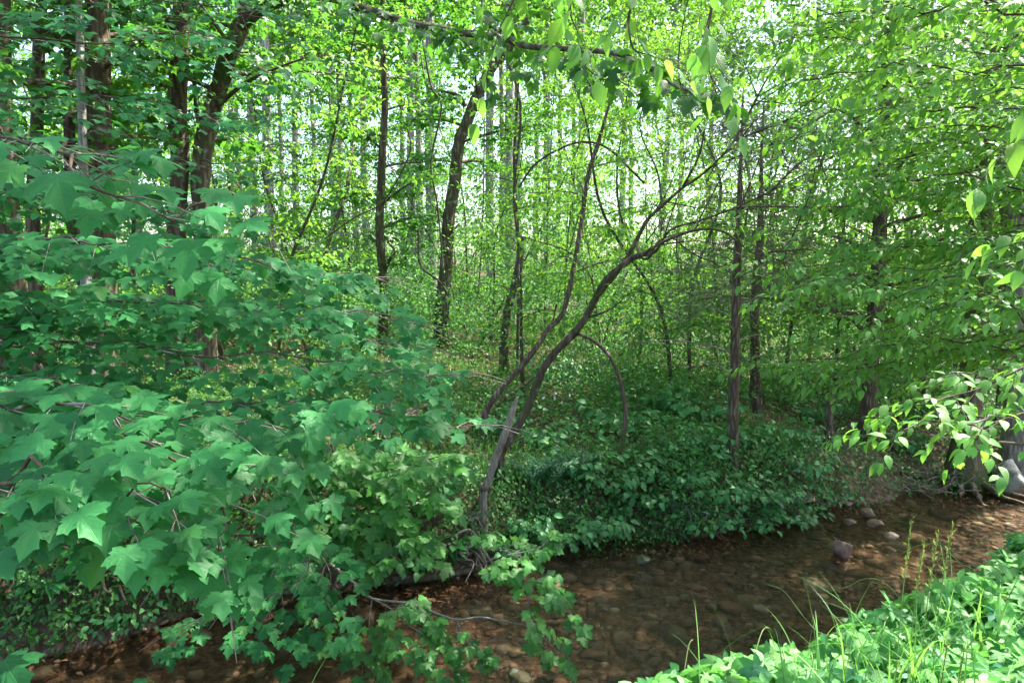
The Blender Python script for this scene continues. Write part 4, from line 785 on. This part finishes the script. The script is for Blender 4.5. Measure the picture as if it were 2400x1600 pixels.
# ------------------------------------------------------------------ hornbeam boughs on the right
tr1 = np.array([5.2, 3.6, 0]); tr1[2] = gz(*tr1[:2])
root = thing('hornbeam_tree', 'hornbeam with pale pointed leaves reaching in from the right edge', 'tree', tr1)
tb = Tubes(); tb.add(spline([tr1 + (0, 0, -0.3), tr1 + (0, 0, 1.2), tr1 + (-0.1, 0.1, 3.5), tr1 + (0, 0.2, 7)], 5), np.linspace(0.14, 0.06, 16), 10, 0.05); tb.build('trunk', BARK_G, root, tr1)
def hb(h, *pts): return wob(spline(np.vstack([[tr1 + (0, 0, h)], [w(*p) for p in pts]]), 5), 0.16)
hbs = [(hb(0.9, (2500, 880, 3.5), (2330, 880, 3.5), (2150, 910, 3.5), (1980, 960, 3.6)), 0.30, 0.085), (hb(0.8, (2500, 980, 3.3), (2300, 970, 3.3), (2130, 990, 3.35), (1990, 1000, 3.5)), 0.26, 0.085), (hb(0.8, (2480, 1020, 3.0), (2360, 1000, 3.0), (2220, 1030, 3.05)), 0.2, 0.08),
       (hb(1.1, (2500, 800, 3.8), (2300, 840, 3.7), (2200, 870, 3.6)), 0.28, 0.085), (hb(1.4, (2500, 640, 4.6), (2250, 650, 4.6), (2050, 690, 4.7), (1930, 730, 4.8)), 0.42, 0.09), (hb(1.7, (2500, 560, 4.8), (2250, 560, 4.8), (2080, 590, 4.9), (1960, 610, 5.0)), 0.45, 0.09),
       (hb(1.3, (2500, 730, 4.3), (2300, 700, 4.3), (2150, 720, 4.4)), 0.36, 0.085), (hb(2.0, (2500, 420, 4.8), (2250, 400, 4.9), (2050, 420, 5.0), (1900, 440, 5.1)), 0.45, 0.09), (hb(2.3, (2500, 300, 4.8), (2200, 280, 4.9), (1950, 300, 5.0), (1800, 330, 5.1)), 0.45, 0.09),
       (hb(2.6, (2500, 150, 4.6), (2250, 130, 4.7), (2020, 140, 4.8), (1850, 170, 5.0)), 0.48, 0.095), (hb(2.8, (2500, 40, 4.6), (2200, 50, 4.7), (2000, 60, 4.8), (1800, 90, 5.0)), 0.48, 0.095), (hb(1.2, (2500, 860, 5.2), (2300, 800, 5.4), (2100, 790, 5.6), (1960, 800, 5.8)), 0.4, 0.085)]
for _ in range(44):
    py = R.uniform(-20, 860); d = R.uniform(4.6, 7.0); x1 = R.uniform(1750, 2150); hbs.append((hb(float(np.clip(3.2 - py / 330, 0.9, 3.4)), (2520, py - 20, d - 0.2), ((2520 + x1) / 2, py - R.uniform(10, 50), d), (x1, py + R.uniform(-20, 50), d + 0.2)), 0.5, 0.088))
L = Leaves(); tw = Tubes(); bt = Boughs()
LR = np.array([-0.3, -0.6, 0])
for ax, tg, lf in hbs:
    bt.add(ax, np.linspace(0.011, 0.0025, len(ax)), 6, 0.06); n = len(ax)
    dress(L, tw, ax[int(n * 0.2):], 0.01, tg * 1.2, 0.085, lf * 0.92, 0.045, 0.0, droop=0.18, light=LR * 0.35, flat=0.22, petiole=0.12, tipdown=0.25, taper=0.3, twigr=0.0024)
split_build(bt, root, tr1); tw.build('twigs', BARK_T, root, tr1)['kind'] = 'stuff'; plant_leaves(root, L.arrays(), 'ovate2', OVATE, 300, 'ovate1')

# ------------------------------------------------------------------ overhanging twigs at the top and the right edge
tr2 = np.array([2.2, -1.2, 0]); tr2[2] = gz(*tr2[:2])
root = thing('overhanging_tree', 'large oval leaved tree dangling bright twigs into the top edge', 'tree', tr2)
tb = Tubes(); tb.add(spline([tr2 + (0, 0, -0.3), tr2 + (0, 0, 2), tr2 + (-0.1, 0.1, 5), tr2 + (0, 0.2, 9)], 5), np.linspace(0.17, 0.08, 16), 10, 0.05); tb.build('trunk', BARK_B, root, tr2)
hc = Leaves(); nc = 620; a = R.uniform(0, 6.28, nc); rr_ = np.sqrt(R.random(nc)); C = np.stack([0.9 + 4.2 * np.cos(a) * rr_, 5.0 + 4.0 * np.sin(a) * rr_, R.uniform(8.0, 13.0, nc)], -1)  # unseen crown, set over the stream to shade the maple and the water
discs(hc, C, R.uniform(0.4, 0.9, nc), 34, 0.14); link('crown', leaf_mesh('crown', hc.arrays(), 'quad', CANOPY, tr2), root)['kind'] = 'stuff'
for c in C[::40]:
    b1 = Tubes(); b1.add(limb(tr2 + (0, 0.15, 7.5), c - tr2 - (0, 0, 7.5), float(np.linalg.norm(c - tr2 - (0, 0, 7.5))), 0.15, -0.15, 0.05), np.linspace(0.06, 0.01, 7), 5); b1.build('branch', BARK_B, root, tr2)
L = Leaves(); tw = Tubes(); bt = Boughs()
for ax, tg, lf in [([tr2 + (0, 0, 4.2), w(1500, -420, 2.4), w(1330, -100, 2.4), w(1310, 20, 2.4), w(1325, 70, 2.4)], 0.22, 0.115), ([tr2 + (0, 0, 4.0), w(1800, -350, 2.5), w(1660, -60, 2.5), w(1620, 110, 2.5), w(1635, 180, 2.5)], 0.2, 0.105), ([tr2 + (0, 0, 4.2), w(1500, -420, 2.6), w(1220, -60, 2.7), w(1150, 60, 2.7)], 0.2, 0.10),
                   ([tr2 + (0, 0, 2.8), w(2650, 150, 2.0), w(2450, 240, 2.0), w(2350, 300, 2.0)], 0.16, 0.105), ([tr2 + (0, 0, 4.0), w(1800, -350, 2.8), w(1480, -40, 2.9), w(1450, 100, 3.0), w(1500, 130, 3.0)], 0.22, 0.10), ([tr2 + (0, 0, 2.6), w(2650, 420, 2.4), w(2450, 520, 2.4), w(2330, 560, 2.4)], 0.18, 0.09)]:
    ax = spline(ax, 5); bt.add(ax, np.linspace(0.012, 0.002, len(ax)), 6, 0.05); n = len(ax)
    dress(L, tw, ax[int(n * 0.5):], 0.006, tg * 1.2, 0.07, lf * 0.8, 0.05, 0.0, droop=0.3, light=np.array([0, -0.3, 0]), flat=0.35, petiole=0.15, tipdown=0.6, taper=0.2, twigr=0.002)
split_build(bt, root, tr2); tw.build('twigs', BARK_T, root, tr2)['kind'] = 'stuff'; plant_leaves(root, L.arrays(), 'ovate2', OVATE, 260, 'ovate1')

# ------------------------------------------------------------------ shrubs on the far bank
shrubs = [(1560, 1085, 0.50, 90, 0.075, 'leafy shrub with oval leaves on the bank below the bent sapling'), (1655, 1120, 0.50, 90, 0.075, 'leafy shrub with oval leaves at the foot of the slim cedar'), (1750, 1130, 0.45, 90, 0.075, 'leafy shrub leaning over the water right of the slim cedar'), (1815, 1170, 0.32, 60, 0.07, 'lowest leafy shrub touching the water at right of centre'),
          (1380, 1195, 0.38, 80, 0.085, 'round leaved shrub hanging over the water at centre'), (1480, 1130, 0.42, 70, 0.075, 'leafy shrub on the bank between fern and cedar'), (1210, 1190, 0.36, 60, 0.085, 'leafy shrub below the fern at the bank foot'), (1250, 985, 0.5, 70, 0.10, 'big leaved shrub with white petals beside the arching trunk'),
          (1540, 1010, 0.5, 80, 0.085, 'leafy shrub on the bank top left of the slim cedar'), (1900, 1120, 0.4, 70, 0.06, 'small leaved shrub at the bank edge beside the stone cluster'), (1040, 1240, 0.3, 40, 0.13, 'long leaved dock plant low on the bank'), (110, 1345, 0.35, 40, 0.14, 'long leaved dock plant on the mossy left bank'),
          (1450, 880, 0.5, 80, 0.10, 'low leafy shrub in the shade behind the bent sapling'), (1330, 1060, 0.45, 80, 0.08, 'leafy shrub above the fern near the bent sapling'), 
          (1630, 1000, 0.45, 60, 0.08, 'leafy shrub behind the slim cedar on the bank top'), (1850, 1060, 0.45, 60, 0.075, 'leafy shrub between the slim cedar and the stone cluster'), (1400, 1100, 0.5, 70, 0.08, 'leafy shrub under the bent sapling at the bank edge'), (1000, 1130, 0.4, 60, 0.08, 'leafy shrub between young maple and broken stem'),
          (1290, 1215, 0.32, 50, 0.08, 'low leafy plant at the water edge under the fern'), (1160, 1240, 0.3, 50, 0.075, 'low leafy plant right of the slumped roots'), (930, 1270, 0.32, 50, 0.07, 'low leafy plant left of the slumped roots'), (450, 1290, 0.35, 60, 0.07, 'small leafy plant on the shaded left bank'), (300, 1400, 0.28, 50, 0.055, 'small leafy plant low on the mossy left bank'), (1720, 1190, 0.3, 50, 0.07, 'leafy plant overhanging the water below the slim cedar'), (1620, 1190, 0.3, 50, 0.07, 'leafy plant beside the pale driftwood roots'),
          (1340, 830, 0.5, 40, 0.12, 'broad leaved plant in deep shade left of the bent sapling top'), (1520, 905, 0.55, 40, 0.125, 'broad leaved plant just right of the bent sapling'), (1610, 935, 0.5, 40, 0.12, 'broad leaved plant half way between bent sapling and slim cedar'), (1420, 955, 0.5, 40, 0.11, 'broad leaved plant inside the hoop of the bent sapling'), (1790, 985, 0.45, 40, 0.09, 'leafy plant at the foot of the second cedar'),
          (1130, 960, 0.5, 40, 0.10, 'leafy plant left of the arching trunk among dead sticks'), (1870, 930, 0.5, 40, 0.09, 'leafy plant on the edge of the sunlit litter'), (2080, 1000, 0.4, 40, 0.08, 'leafy plant beside the rough brown trunk'), (1270, 850, 0.6, 40, 0.10, 'tall leafy plant behind the arching trunk')]
for px, py, rad_, n, lf, lab in shrubs:
    p = ground_hit(px, py + 30); b0 = np.array([p[0], p[1], gz(p[0], p[1])]); dock = 'dock' in lab
    root = thing('bank_herb' if dock else 'bank_shrub', lab, 'plant' if dock else 'shrub', b0, 'plants of the far bank'); L = Leaves(); tb = Tubes()
    for k in range(4 if dock else 17):
        a = R.uniform(0, 6.28); l = rad_ * R.uniform(0.6, 1.1); ax = limb(b0, [math.cos(a) * .8, math.sin(a) * .8 - 0.35, 0.75], l, 0.3, -0.35, 0.05)
        tb.add(ax, np.linspace(0.005, 0.002, 7), 4)
        if dock:
            for s_ in range(n // 4): L.add(along(ax, [R.uniform(0, .6)])[0], nrm([math.cos(a + R.normal(0, .8)), math.sin(a + R.normal(0, .8)) - .3, R.uniform(-.1, .8)]), nrm(UP + R.normal(0, .3, 3)), lf * R.uniform(.6, 1.3))
        else: dress(L, None, ax, 0.004, 0.19, 0.09, lf * 1.08, 0.075, 0.25, light=LIGHT * 0.55, flat=0.28, petiole=0.35, tipdown=0.12, taper=0.2)
    tb.build('stems', PETIOLE, root, b0); plant_leaves(root, L.arrays(), 'ovate2' if dock else 'broad2', BANKLEAF, int(n * 1.3), 'broad1')
    if 'petals' in lab:
        L = Leaves()
        for s_ in range(7): L.add(w(1275 + R.normal(0, 14), 905 + R.normal(0, 10), 6.4), nrm(R.normal(0, 1, 3) - [0, 0, 1]), nrm(R.normal(0, 1, 3) + [0, -1, .5]), 0.035)
        link('petals', leaf_mesh('petals', L.arrays(), 'ovate1', PETAL, b0), root)
# fern
def fern(label, px, py, nf, ln):
    p = ground_hit(px, py); b0 = np.array([p[0], p[1], gz(p[0], p[1])]); root = thing('fern', label, 'fern', b0, 'ferns on the bank')
    for k in range(nf):
        a = -PI / 2 + (k / (nf - 1) - 0.5) * 4.2 + R.normal(0, .1); ax = limb(b0, [math.cos(a), math.sin(a) * .7, 1.5], ln * R.uniform(.8, 1.1) * 1.6, 0.25, -0.45, 0.02, 16); d = nrm(np.gradient(ax, axis=0)); sd = nrm(np.cross(d, UP)); L = Leaves()
        for sgn in (1, -1):
            t = np.linspace(0, 1, 16)[2:]; L.add(ax[2:], nrm(sgn * sd[2:] + d[2:] * 0.35 - [0, 0, .15]), nrm(UP + R.normal(0, .1, (14, 3)) + LIGHT * .4), ln * 0.26 * np.sin(PI * (0.12 + 0.85 * t)))
        V, F, lu = LEAF['ovate1']; sv = V.copy(); sv[:, 0] *= 0.45; LEAF['pinna'] = (sv, F, lu)
        fr = link('frond', leaf_mesh('frond', L.arrays(), 'pinna', FERNM, b0), root)
        tb = Tubes(); tb.add(ax, 0.003, 3); tb.build('stalk', PETIOLE, fr, b0)
fern('dark blue green fern on the bank at centre', 1270, 1130, 11, 0.42); fern('smaller fern under the arching trunk', 1330, 1100, 9, 0.34); fern('fern in front of the pair, lower on the bank', 1225, 1125, 9, 0.34)

# ------------------------------------------------------------------ dead wood, roots
def sticks(name, label, cat, plist, mat, group=None):
    t = Tubes(); b = np.mean([np.mean(np.asarray(p), 0) for p, _ in plist], 0)
    for p, r in plist: p = spline(p, 5); t.add(p, np.linspace(r, r * 0.45, len(p)), 6, 0.08)
    o = t.build(name, mat, None, b); o.location = b; return tag(o, label, cat, group)
def gp(px, py, up=0.02): p = ground_hit(px, py); return np.array([p[0], p[1], max(gz(p[0], p[1]), 0) + up])
sticks('sunken_log', 'dark wet log lying along the far water edge', 'log', [([gp(870, 1352, .03), gp(990, 1345, .05), gp(1100, 1332, .04), gp(1170, 1325, .02)], 0.045)], BARK_D)
def tangle(label, px, py, n, sp, mat, name='root_tangle', r=0.012):
    c0 = gp(px, py, .05); pl = []
    for k in range(n):
        a = R.uniform(0, 6.28); s0 = c0 + R.normal(0, sp * .35, 3) * [1, .5, .6]; v = nrm([math.cos(a), math.sin(a) * .4 - .3, R.uniform(-.6, .5)]); l = sp * R.uniform(.6, 1.5)
        pl.append(([s0, s0 + v * l * .4 + R.normal(0, .04, 3), s0 + v * l * .7 + R.normal(0, .05, 3), s0 + v * l + R.normal(0, .05, 3)], r * R.uniform(.5, 1.6)))
    return sticks(name, label, 'roots', pl, mat)
tangle('grey tangle of exposed roots where the bank has slumped at centre', 1070, 1270, 30, 0.22, DEAD); tangle('small clump of bare roots above the slumped tangle', 1085, 1215, 18, 0.12, DEAD, r=0.008); tangle('pale gnarled driftwood roots under the shrubs at centre right', 1565, 1185, 22, 0.2, TWIG_G, r=0.011)
tangle('thin exposed roots along the bank right of the stone cluster', 2090, 1130, 26, 0.3, DEAD, r=0.009); tangle('pale twisted roots below the mossy stump', 2170, 1120, 22, 0.25, TWIG_G, r=0.010); tangle('roots hanging from the undercut left bank', 230, 1330, 20, 0.25, BARK_B, r=0.012)
sticks('brush_pile', 'heap of dead brown sticks on the bank left of the broken stem', 'brush', [([gp(880 + R.normal(0, 50), 985 + R.normal(0, 22), .05), gp(930 + R.normal(0, 50), 960 + R.normal(0, 22), .12), gp(980 + R.normal(0, 50), 960 + R.normal(0, 20), .06)], R.uniform(.008, .02)) for _ in range(26)], DEAD)
sticks('fallen_log', 'brown fallen trunk lying in the undergrowth right of centre', 'log', [([gp(1430, 872, .15), gp(1550, 862, .15), gp(1680, 850, .15)], 0.07)], BARK_B)
sticks('fallen_log', 'dark log slanting in the shade behind the broken stem', 'log', [([gp(1060, 1010, .1), gp(1140, 960, .2), gp(1230, 905, .3)], 0.05)], BARK_D)
sticks('dead_branch', 'pale broken bough at the left edge among maple leaves', 'dead branch', [([w(-60, 770, 5.0), w(60, 800, 4.6), w(120, 785, 4.5), w(215, 790, 4.4)], 0.028), ([w(60, 800, 4.6), w(85, 830, 4.6), w(100, 850, 4.6)], 0.02)], DEAD)
sticks('dead_branch', 'grey bare branch lying across the litter behind the maple', 'dead branch', [([gp(370, 740, .5), gp(440, 720, .7), gp(520, 800, .2), gp(560, 830, .05)], 0.025)], DEAD)
# hanging vines
for i, (lab, pts, r) in enumerate([('thin vine hanging left of the leaning centre trunk', [(985, 60, 12), (1010, 200, 12), (1035, 250, 12), (1010, 380, 12), (1025, 480, 12), (1040, 640, 12), (1050, 750, 12)], .018), ('vine drooping in a long bow beside the leaning centre trunk', [(980, 540, 11), (985, 620, 11), (1030, 660, 11), (1052, 700, 11), (1045, 760, 11)], .018),
    ('thin vine right of the leaning centre trunk', [(1130, 0, 13), (1135, 300, 13), (1130, 550, 13), (1120, 700, 13)], .014), ('arched bare vine in front of the far pines', [(1215, 440, 10), (1260, 380, 10), (1350, 335, 10), (1420, 345, 10), (1480, 400, 10), (1510, 430, 10)], .016), ('vine climbing along the slim pole at centre', [(1212, 860, 10), (1215, 600, 10), (1205, 450, 10), (1220, 250, 10), (1180, 120, 10)], .02), ('wavy vine left of centre beside the looped trunk', [(760, 560, 12), (830, 510, 12), (900, 470, 12), (960, 360, 12), (955, 300, 12)], .014)]):
    t = Tubes(); P_ = spline(Q(*pts), 6); t.add(P_, r, 6, .08); tag(t.build('vine', BARK_T), lab, 'vine', 'hanging vines')

# fine grey dead twigs and needles of the cedars, upper right centre
tn = Tubes(); nl = Leaves()
for px, py, d, n in [(1760, 560, 8, 110), (1850, 640, 9, 110), (1640, 200, 10, 110), (1900, 330, 9, 110), (1760, 330, 8.5, 110), (1700, 700, 8.5, 45), (1620, 690, 10, 40), (1580, 300, 11, 40), (1830, 480, 9, 50), (1930, 620, 9.5, 40), (1700, 120, 10.5, 50)]:
    for _ in range(n):
        s0 = q(px + R.normal(0, 60), py + R.normal(0, 45), d + R.normal(0, .4)); a = R.uniform(0, 6.28); v = nrm([math.cos(a), math.sin(a) * .6, R.normal(-.1, .3)]); l = R.uniform(.25, .8); ax = limb(s0, v, l, 0, -.15, .06, 5); tn.add(ax, np.linspace(.004, .0015, 5), 3, cap=False)
        for s_ in range(3):
            p_ = along(ax, [R.uniform(.2, .9)])[0]; tn.add(limb(p_, v + R.normal(0, .6, 3), l * .4, 0, -.1, .08, 4), .0016, 3, cap=False)
        k = 10; nl.add(along(ax, R.uniform(.2, 1, k)) + R.normal(0, .03, (k, 3)), nrm(v + R.normal(0, .6, (k, 3))), nrm(R.normal(0, 1, (k, 3))), R.uniform(.04, .09, k))
tag(tn.build('dead_twigs', TWIG_G), 'haze of fine grey dead cedar twigs right of centre', 'twigs', kind='stuff')
V, F, lu = LEAF['quad']; sv = V.copy(); sv[:, 0] *= .3; LEAF['needle'] = (sv, F, lu)
tag(link('cedar_needles', leaf_mesh('cedar_needles', nl.arrays(), 'needle', NEEDLE)), 'grey green cedar needle sprays right of centre', 'needles', kind='stuff')

# ------------------------------------------------------------------ ground cover
def scatter(n, x0, x1, ylo, yhi, dens):
    x = R.uniform(x0, x1, n); s = R.random(n); y = ylo(x) + (yhi(x) - ylo(x)) * s; k = R.random(n) < dens(x, y); return x[k], y[k]
far0 = lambda x: y_far(x) + 0.1
x, y = scatter(84000, -9, 10, far0, lambda x: y_far(x) + 5.5, lambda x, y: np.clip(0.8 + 0.5 * wave(x, y, 1.6, seed=21) - 0.5 * sm(3.0, 4.5, x) * sm(2.5, 1.0, y - y_far(x)), 0.12, 1) * (1 - (np.clip(1.2 * np.exp(-((x - 3.9) / 1.1) ** 2 - ((y - 10.0) / 1.2) ** 2), 0, 1))))
lit = lambda x, y: np.clip(1.2 * np.exp(-((x - 3.9) / 1.1) ** 2 - ((y - 10.0) / 1.2) ** 2) + 1.2 * np.exp(-((x - 6.3) / 0.8) ** 2 - ((y - 11.2) / 0.7) ** 2), 0, 1)
x2, y2 = scatter(44000, -16, 18, lambda x: y_far(x) + 4.5, lambda x: y_far(x) * 0 + 24, lambda x, y: np.clip(0.5 + 0.95 * wave(x, y, 0.9, seed=22), 0.05, 1) * (1 - lit(x, y))); x = np.concatenate([x, x2]); y = np.concatenate([y, y2]); n = len(x)
hh = (0.04 + 0.42 * R.random(n) ** 1.5) * (0.6 + 0.5 * wave(x, y, 1.1, seed=23)).clip(0.25, 1.2); P_ = np.stack([x, y, height(x, y) + hh], -1)
a = R.uniform(0, 6.28, n); T_ = np.stack([np.cos(a), np.sin(a), R.normal(-.25, .25, n)], -1); sz = R.uniform(.035, .085, n) * (1 + .05 * np.clip(y - 9, 0, 20))
tag(link('ground_herbs', leaf_mesh('ground_herbs', (P_, T_, nrm(UP + LIGHT * .35 + R.normal(0, .35, (n, 3))), sz), 'quad', HERB)), 'low green herbs and seedlings covering the far bank', 'ground cover', kind='stuff')
x, y = scatter(26000, -6, 7.5, lambda x: y_far(x) + 0.17 + 0.16 * wave(x, x * 0, 2.6, seed=27) * (x > -1.5), lambda x: y_far(x) + 1.15, lambda x, y: np.clip(0.9 + 0.4 * wave(x, y, 2.1, seed=26) - 0.75 * sm(3.2, 4.2, x), 0.1, 1)); n = len(x); a = R.uniform(0, 6.28, n)
tag(link('bank_face_herbs', leaf_mesh('bank_face_herbs', (np.stack([x, y - 0.03 - .1 * R.random(n), height(x, y) + .03 + .22 * R.random(n) ** 1.5], -1), np.stack([np.cos(a) * .7, np.sin(a) * .5 - .5, R.normal(-.45, .25, n)], -1), nrm(UP * .8 + LIGHT * .8 + R.normal(0, .35, (n, 3))), R.uniform(.03, .065, n)), 'quad', HERB)), 'dark green small plants hanging down the face of the far bank', 'ground cover', kind='stuff')
x, y = scatter(26000, -12, 13, lambda x: y_far(x) + 0.05, lambda x: y_far(x) * 0 + 20, lambda x, y: np.clip(0.5 + 0.5 * wave(x, y, 1.3, seed=31), 0.15, 1)); n = len(x); a = R.uniform(0, 6.28, n)
tag(link('leaf_litter', leaf_mesh('leaf_litter', (np.stack([x, y, height(x, y) + .015], -1), np.stack([np.cos(a), np.sin(a), R.normal(0, .25, n)], -1), nrm(UP + R.normal(0, .3, (n, 3))), R.uniform(.05, .11, n)), 'ovate0', LITTER)), 'dry brown fallen leaves on the forest floor', 'leaf litter', kind='stuff')
x, y = scatter(2600, -5, 8, lambda x: y_far(x) - 0.28, lambda x: y_far(x) + 0.2, lambda x, y: np.clip(0.5 + 0.6 * wave(x, y, 2.4, seed=33), 0.1, 1)); n = len(x); a = R.uniform(0, 6.28, n)
tag(link('washed_up_leaves', leaf_mesh('washed_up_leaves', (np.stack([x, y, np.maximum(height(x, y), -0.03) + .022], -1), np.stack([np.cos(a), np.sin(a), R.normal(0, .2, n)], -1), nrm(UP + R.normal(0, .3, (n, 3))), R.uniform(.035, .08, n)), 'ovate0', LITTER)), 'wet brown leaves washed up along the far water edge', 'leaf litter', kind='stuff')
def grass_mesh(x, y, hmin, hmax, wid, lean=0.45, seg=4):
    n = len(x); a = R.uniform(0, 6.28, n); h = R.uniform(hmin, hmax, n); t = np.linspace(0, 1, seg + 1); z0 = height(x, y); ln = R.uniform(.2, 1, n) * lean
    cx = x[:, None] + np.cos(a)[:, None] * (h * ln)[:, None] * t[None] ** 2; cy_ = y[:, None] + np.sin(a)[:, None] * (h * ln)[:, None] * t[None] ** 2; cz_ = z0[:, None] + h[:, None] * (t[None] - 0.45 * ln[:, None] * t[None] ** 3)
    wd = wid * (1 - t[None] ** 2 * .95) * R.uniform(.6, 1.2, n)[:, None]; ox, oy = -np.sin(a)[:, None] * wd, np.cos(a)[:, None] * wd
    V = np.stack([np.stack([cx - ox, cy_ - oy, cz_], -1), np.stack([cx + ox, cy_ + oy, cz_], -1)], 2); k = 2 * (seg + 1); i = np.arange(seg) * 2; f = np.stack([i, i + 1, i + 3, i + 2], -1)
    return V.reshape(-1, 3), (f[None] + (np.arange(n) * k)[:, None, None]).reshape(-1, 4), np.repeat(R.random(n), k)
x, y = scatter(36000, -10, 12, lambda x: y_far(x) + 0.08, lambda x: y_far(x) + 8, lambda x, y: np.clip(wave(x, y, 1.2, seed=41) * 1.2 + 0.6 * sm(-1.8, -2.5, x) * sm(1.2, 0.6, y - y_far(x)), 0.03, 1))
V, F, r_ = grass_mesh(x, y, .10, .34, .004); tag(link('bank_grass', mesh_np('bank_grass', V, [F], GRASSM, r_)), 'thin wispy grass among the herbs of the far bank', 'grass', kind='stuff')

# near bank: creeper leaves and tall grass
cr = thing('creeper_patch', 'bright green creeper with five part leaves at the lower right', 'creeper', (2.0, 2.6, gz(2.0, 2.6))); o = np.array(cr.location)
n = 5200; x = R.uniform(-0.3, 4.6, n); y = y_top(x) - 1.9 + 2.35 * R.random(n) ** 0.8; k = (x > 0.18 + 0.3 * R.random(n)); x, y = x[k], y[k]; n = len(x); a = R.uniform(0, 6.28, n)
z = height(x, y) + 0.04 + 0.16 * R.random(n) + 0.06 * wave(x, y, 3, seed=51)
A = (np.stack([x, y, z], -1), np.stack([np.cos(a) * .8, np.sin(a) * .8 - .25, R.normal(-.35, .15, n)], -1), nrm(UP + np.array([-.05, -.2, 0]) + R.normal(0, .3, (n, 3))), R.uniform(.055, .105, n))
plant_leaves(cr, A, 'creeper', CREEP, 300, 'creeper')
t = Tubes()
for i in range(60):
    x_ = R.uniform(.5, 4); y_ = float(y_top(x_)) - R.uniform(0, 1.2); a_ = R.uniform(0, 6.28); ax = np.array([(x_ + math.cos(a_) * s_ * .5, y_ + math.sin(a_) * s_ * .5, gz(x_, y_) + .1 + .08 * math.sin(s_ * 6 + i)) for s_ in np.linspace(0, 1, 6)]); t.add(spline(ax, 3), .0025, 4)
t.build('vine_stems', PETIOLE, cr, o)
def tuft(label, px, py, d, n, hmin, hmax, seeds=0, spread=.12, wid=.0052):
    p = w(px, py, d); b0 = np.array([p[0], p[1], gz(p[0], p[1])]); root = thing('grass_tuft', label, 'grass', b0, 'grass tufts on the near bank')
    for k in range(n):
        V, F, r_ = grass_mesh(np.array([b0[0] + R.normal(0, spread)]), np.array([b0[1] + R.normal(0, spread * .6)]), hmin, hmax, wid, .75, 8); link('blade', mesh_np('blade', V - b0, [F], GRASSM, r_), root)
    for k in range(seeds):
        h = hmax * R.uniform(1.0, 1.15); ax = spline([b0 + (k * .05, 0, 0), b0 + (k * .05 + .01, 0, h * .6), b0 + (k * .055 + .02, -.01, h)], 6); t = Tubes(); t.add(ax, .002, 4); stalk = t.build('seed_stalk', PETIOLE, root, b0); L = Leaves()
        t_ = np.linspace(.7, 1, 34); pp = along(ax, t_); L.add(pp + R.normal(0, .003, (34, 3)), nrm(np.array([0, 0, 1.0]) + R.normal(0, .35, (34, 3))), nrm(R.normal(0, 1, (34, 3))), .022); link('seed_head', leaf_mesh('seed_head', L.arrays(), 'needle', SEED, b0), stalk)
tuft('tall seeding grass rising from the middle of the creeper', 2060, 1480, 2.6, 16, .4, .72, 4); tuft('arching grass blades at the right end of the creeper', 2230, 1400, 2.9, 14, .45, .72, 0, .14); tuft('grass tuft at the left end of the creeper by the water', 1850, 1500, 2.7, 10, .28, .45); tuft('long pale blades in front of the creeper at the bottom right', 2150, 1560, 2.0, 18, .4, .62, 2)
tuft('bright curled grass blades at the bottom edge left of centre', 570, 1600, 1.72, 4, .80, .92, 0, .04, .008); tuft('short curled blade at the bottom edge beside the first tuft', 690, 1610, 1.72, 3, .76, .84, 0, .03, .007); tuft('grass in the lower right corner', 2330, 1500, 2.2, 14, .4, .7)
for i, (lab, px, py, d, n) in enumerate([('fine grass in the creeper right of the seed stalks', 2110, 1430, 2.75, 16), ('fine grass in the creeper left of the seed stalks', 1960, 1500, 2.6, 14), ('fine grass at the bottom edge below the seed stalks', 2000, 1580, 2.15, 16), ('fine grass at the right edge above the creeper', 2330, 1380, 2.9, 16), ('sparse grass at the creeper tip by the water', 1700, 1540, 2.5, 10)]):
    tuft(lab, px, py, d, n, .3, .62, 0, .16, .0035)
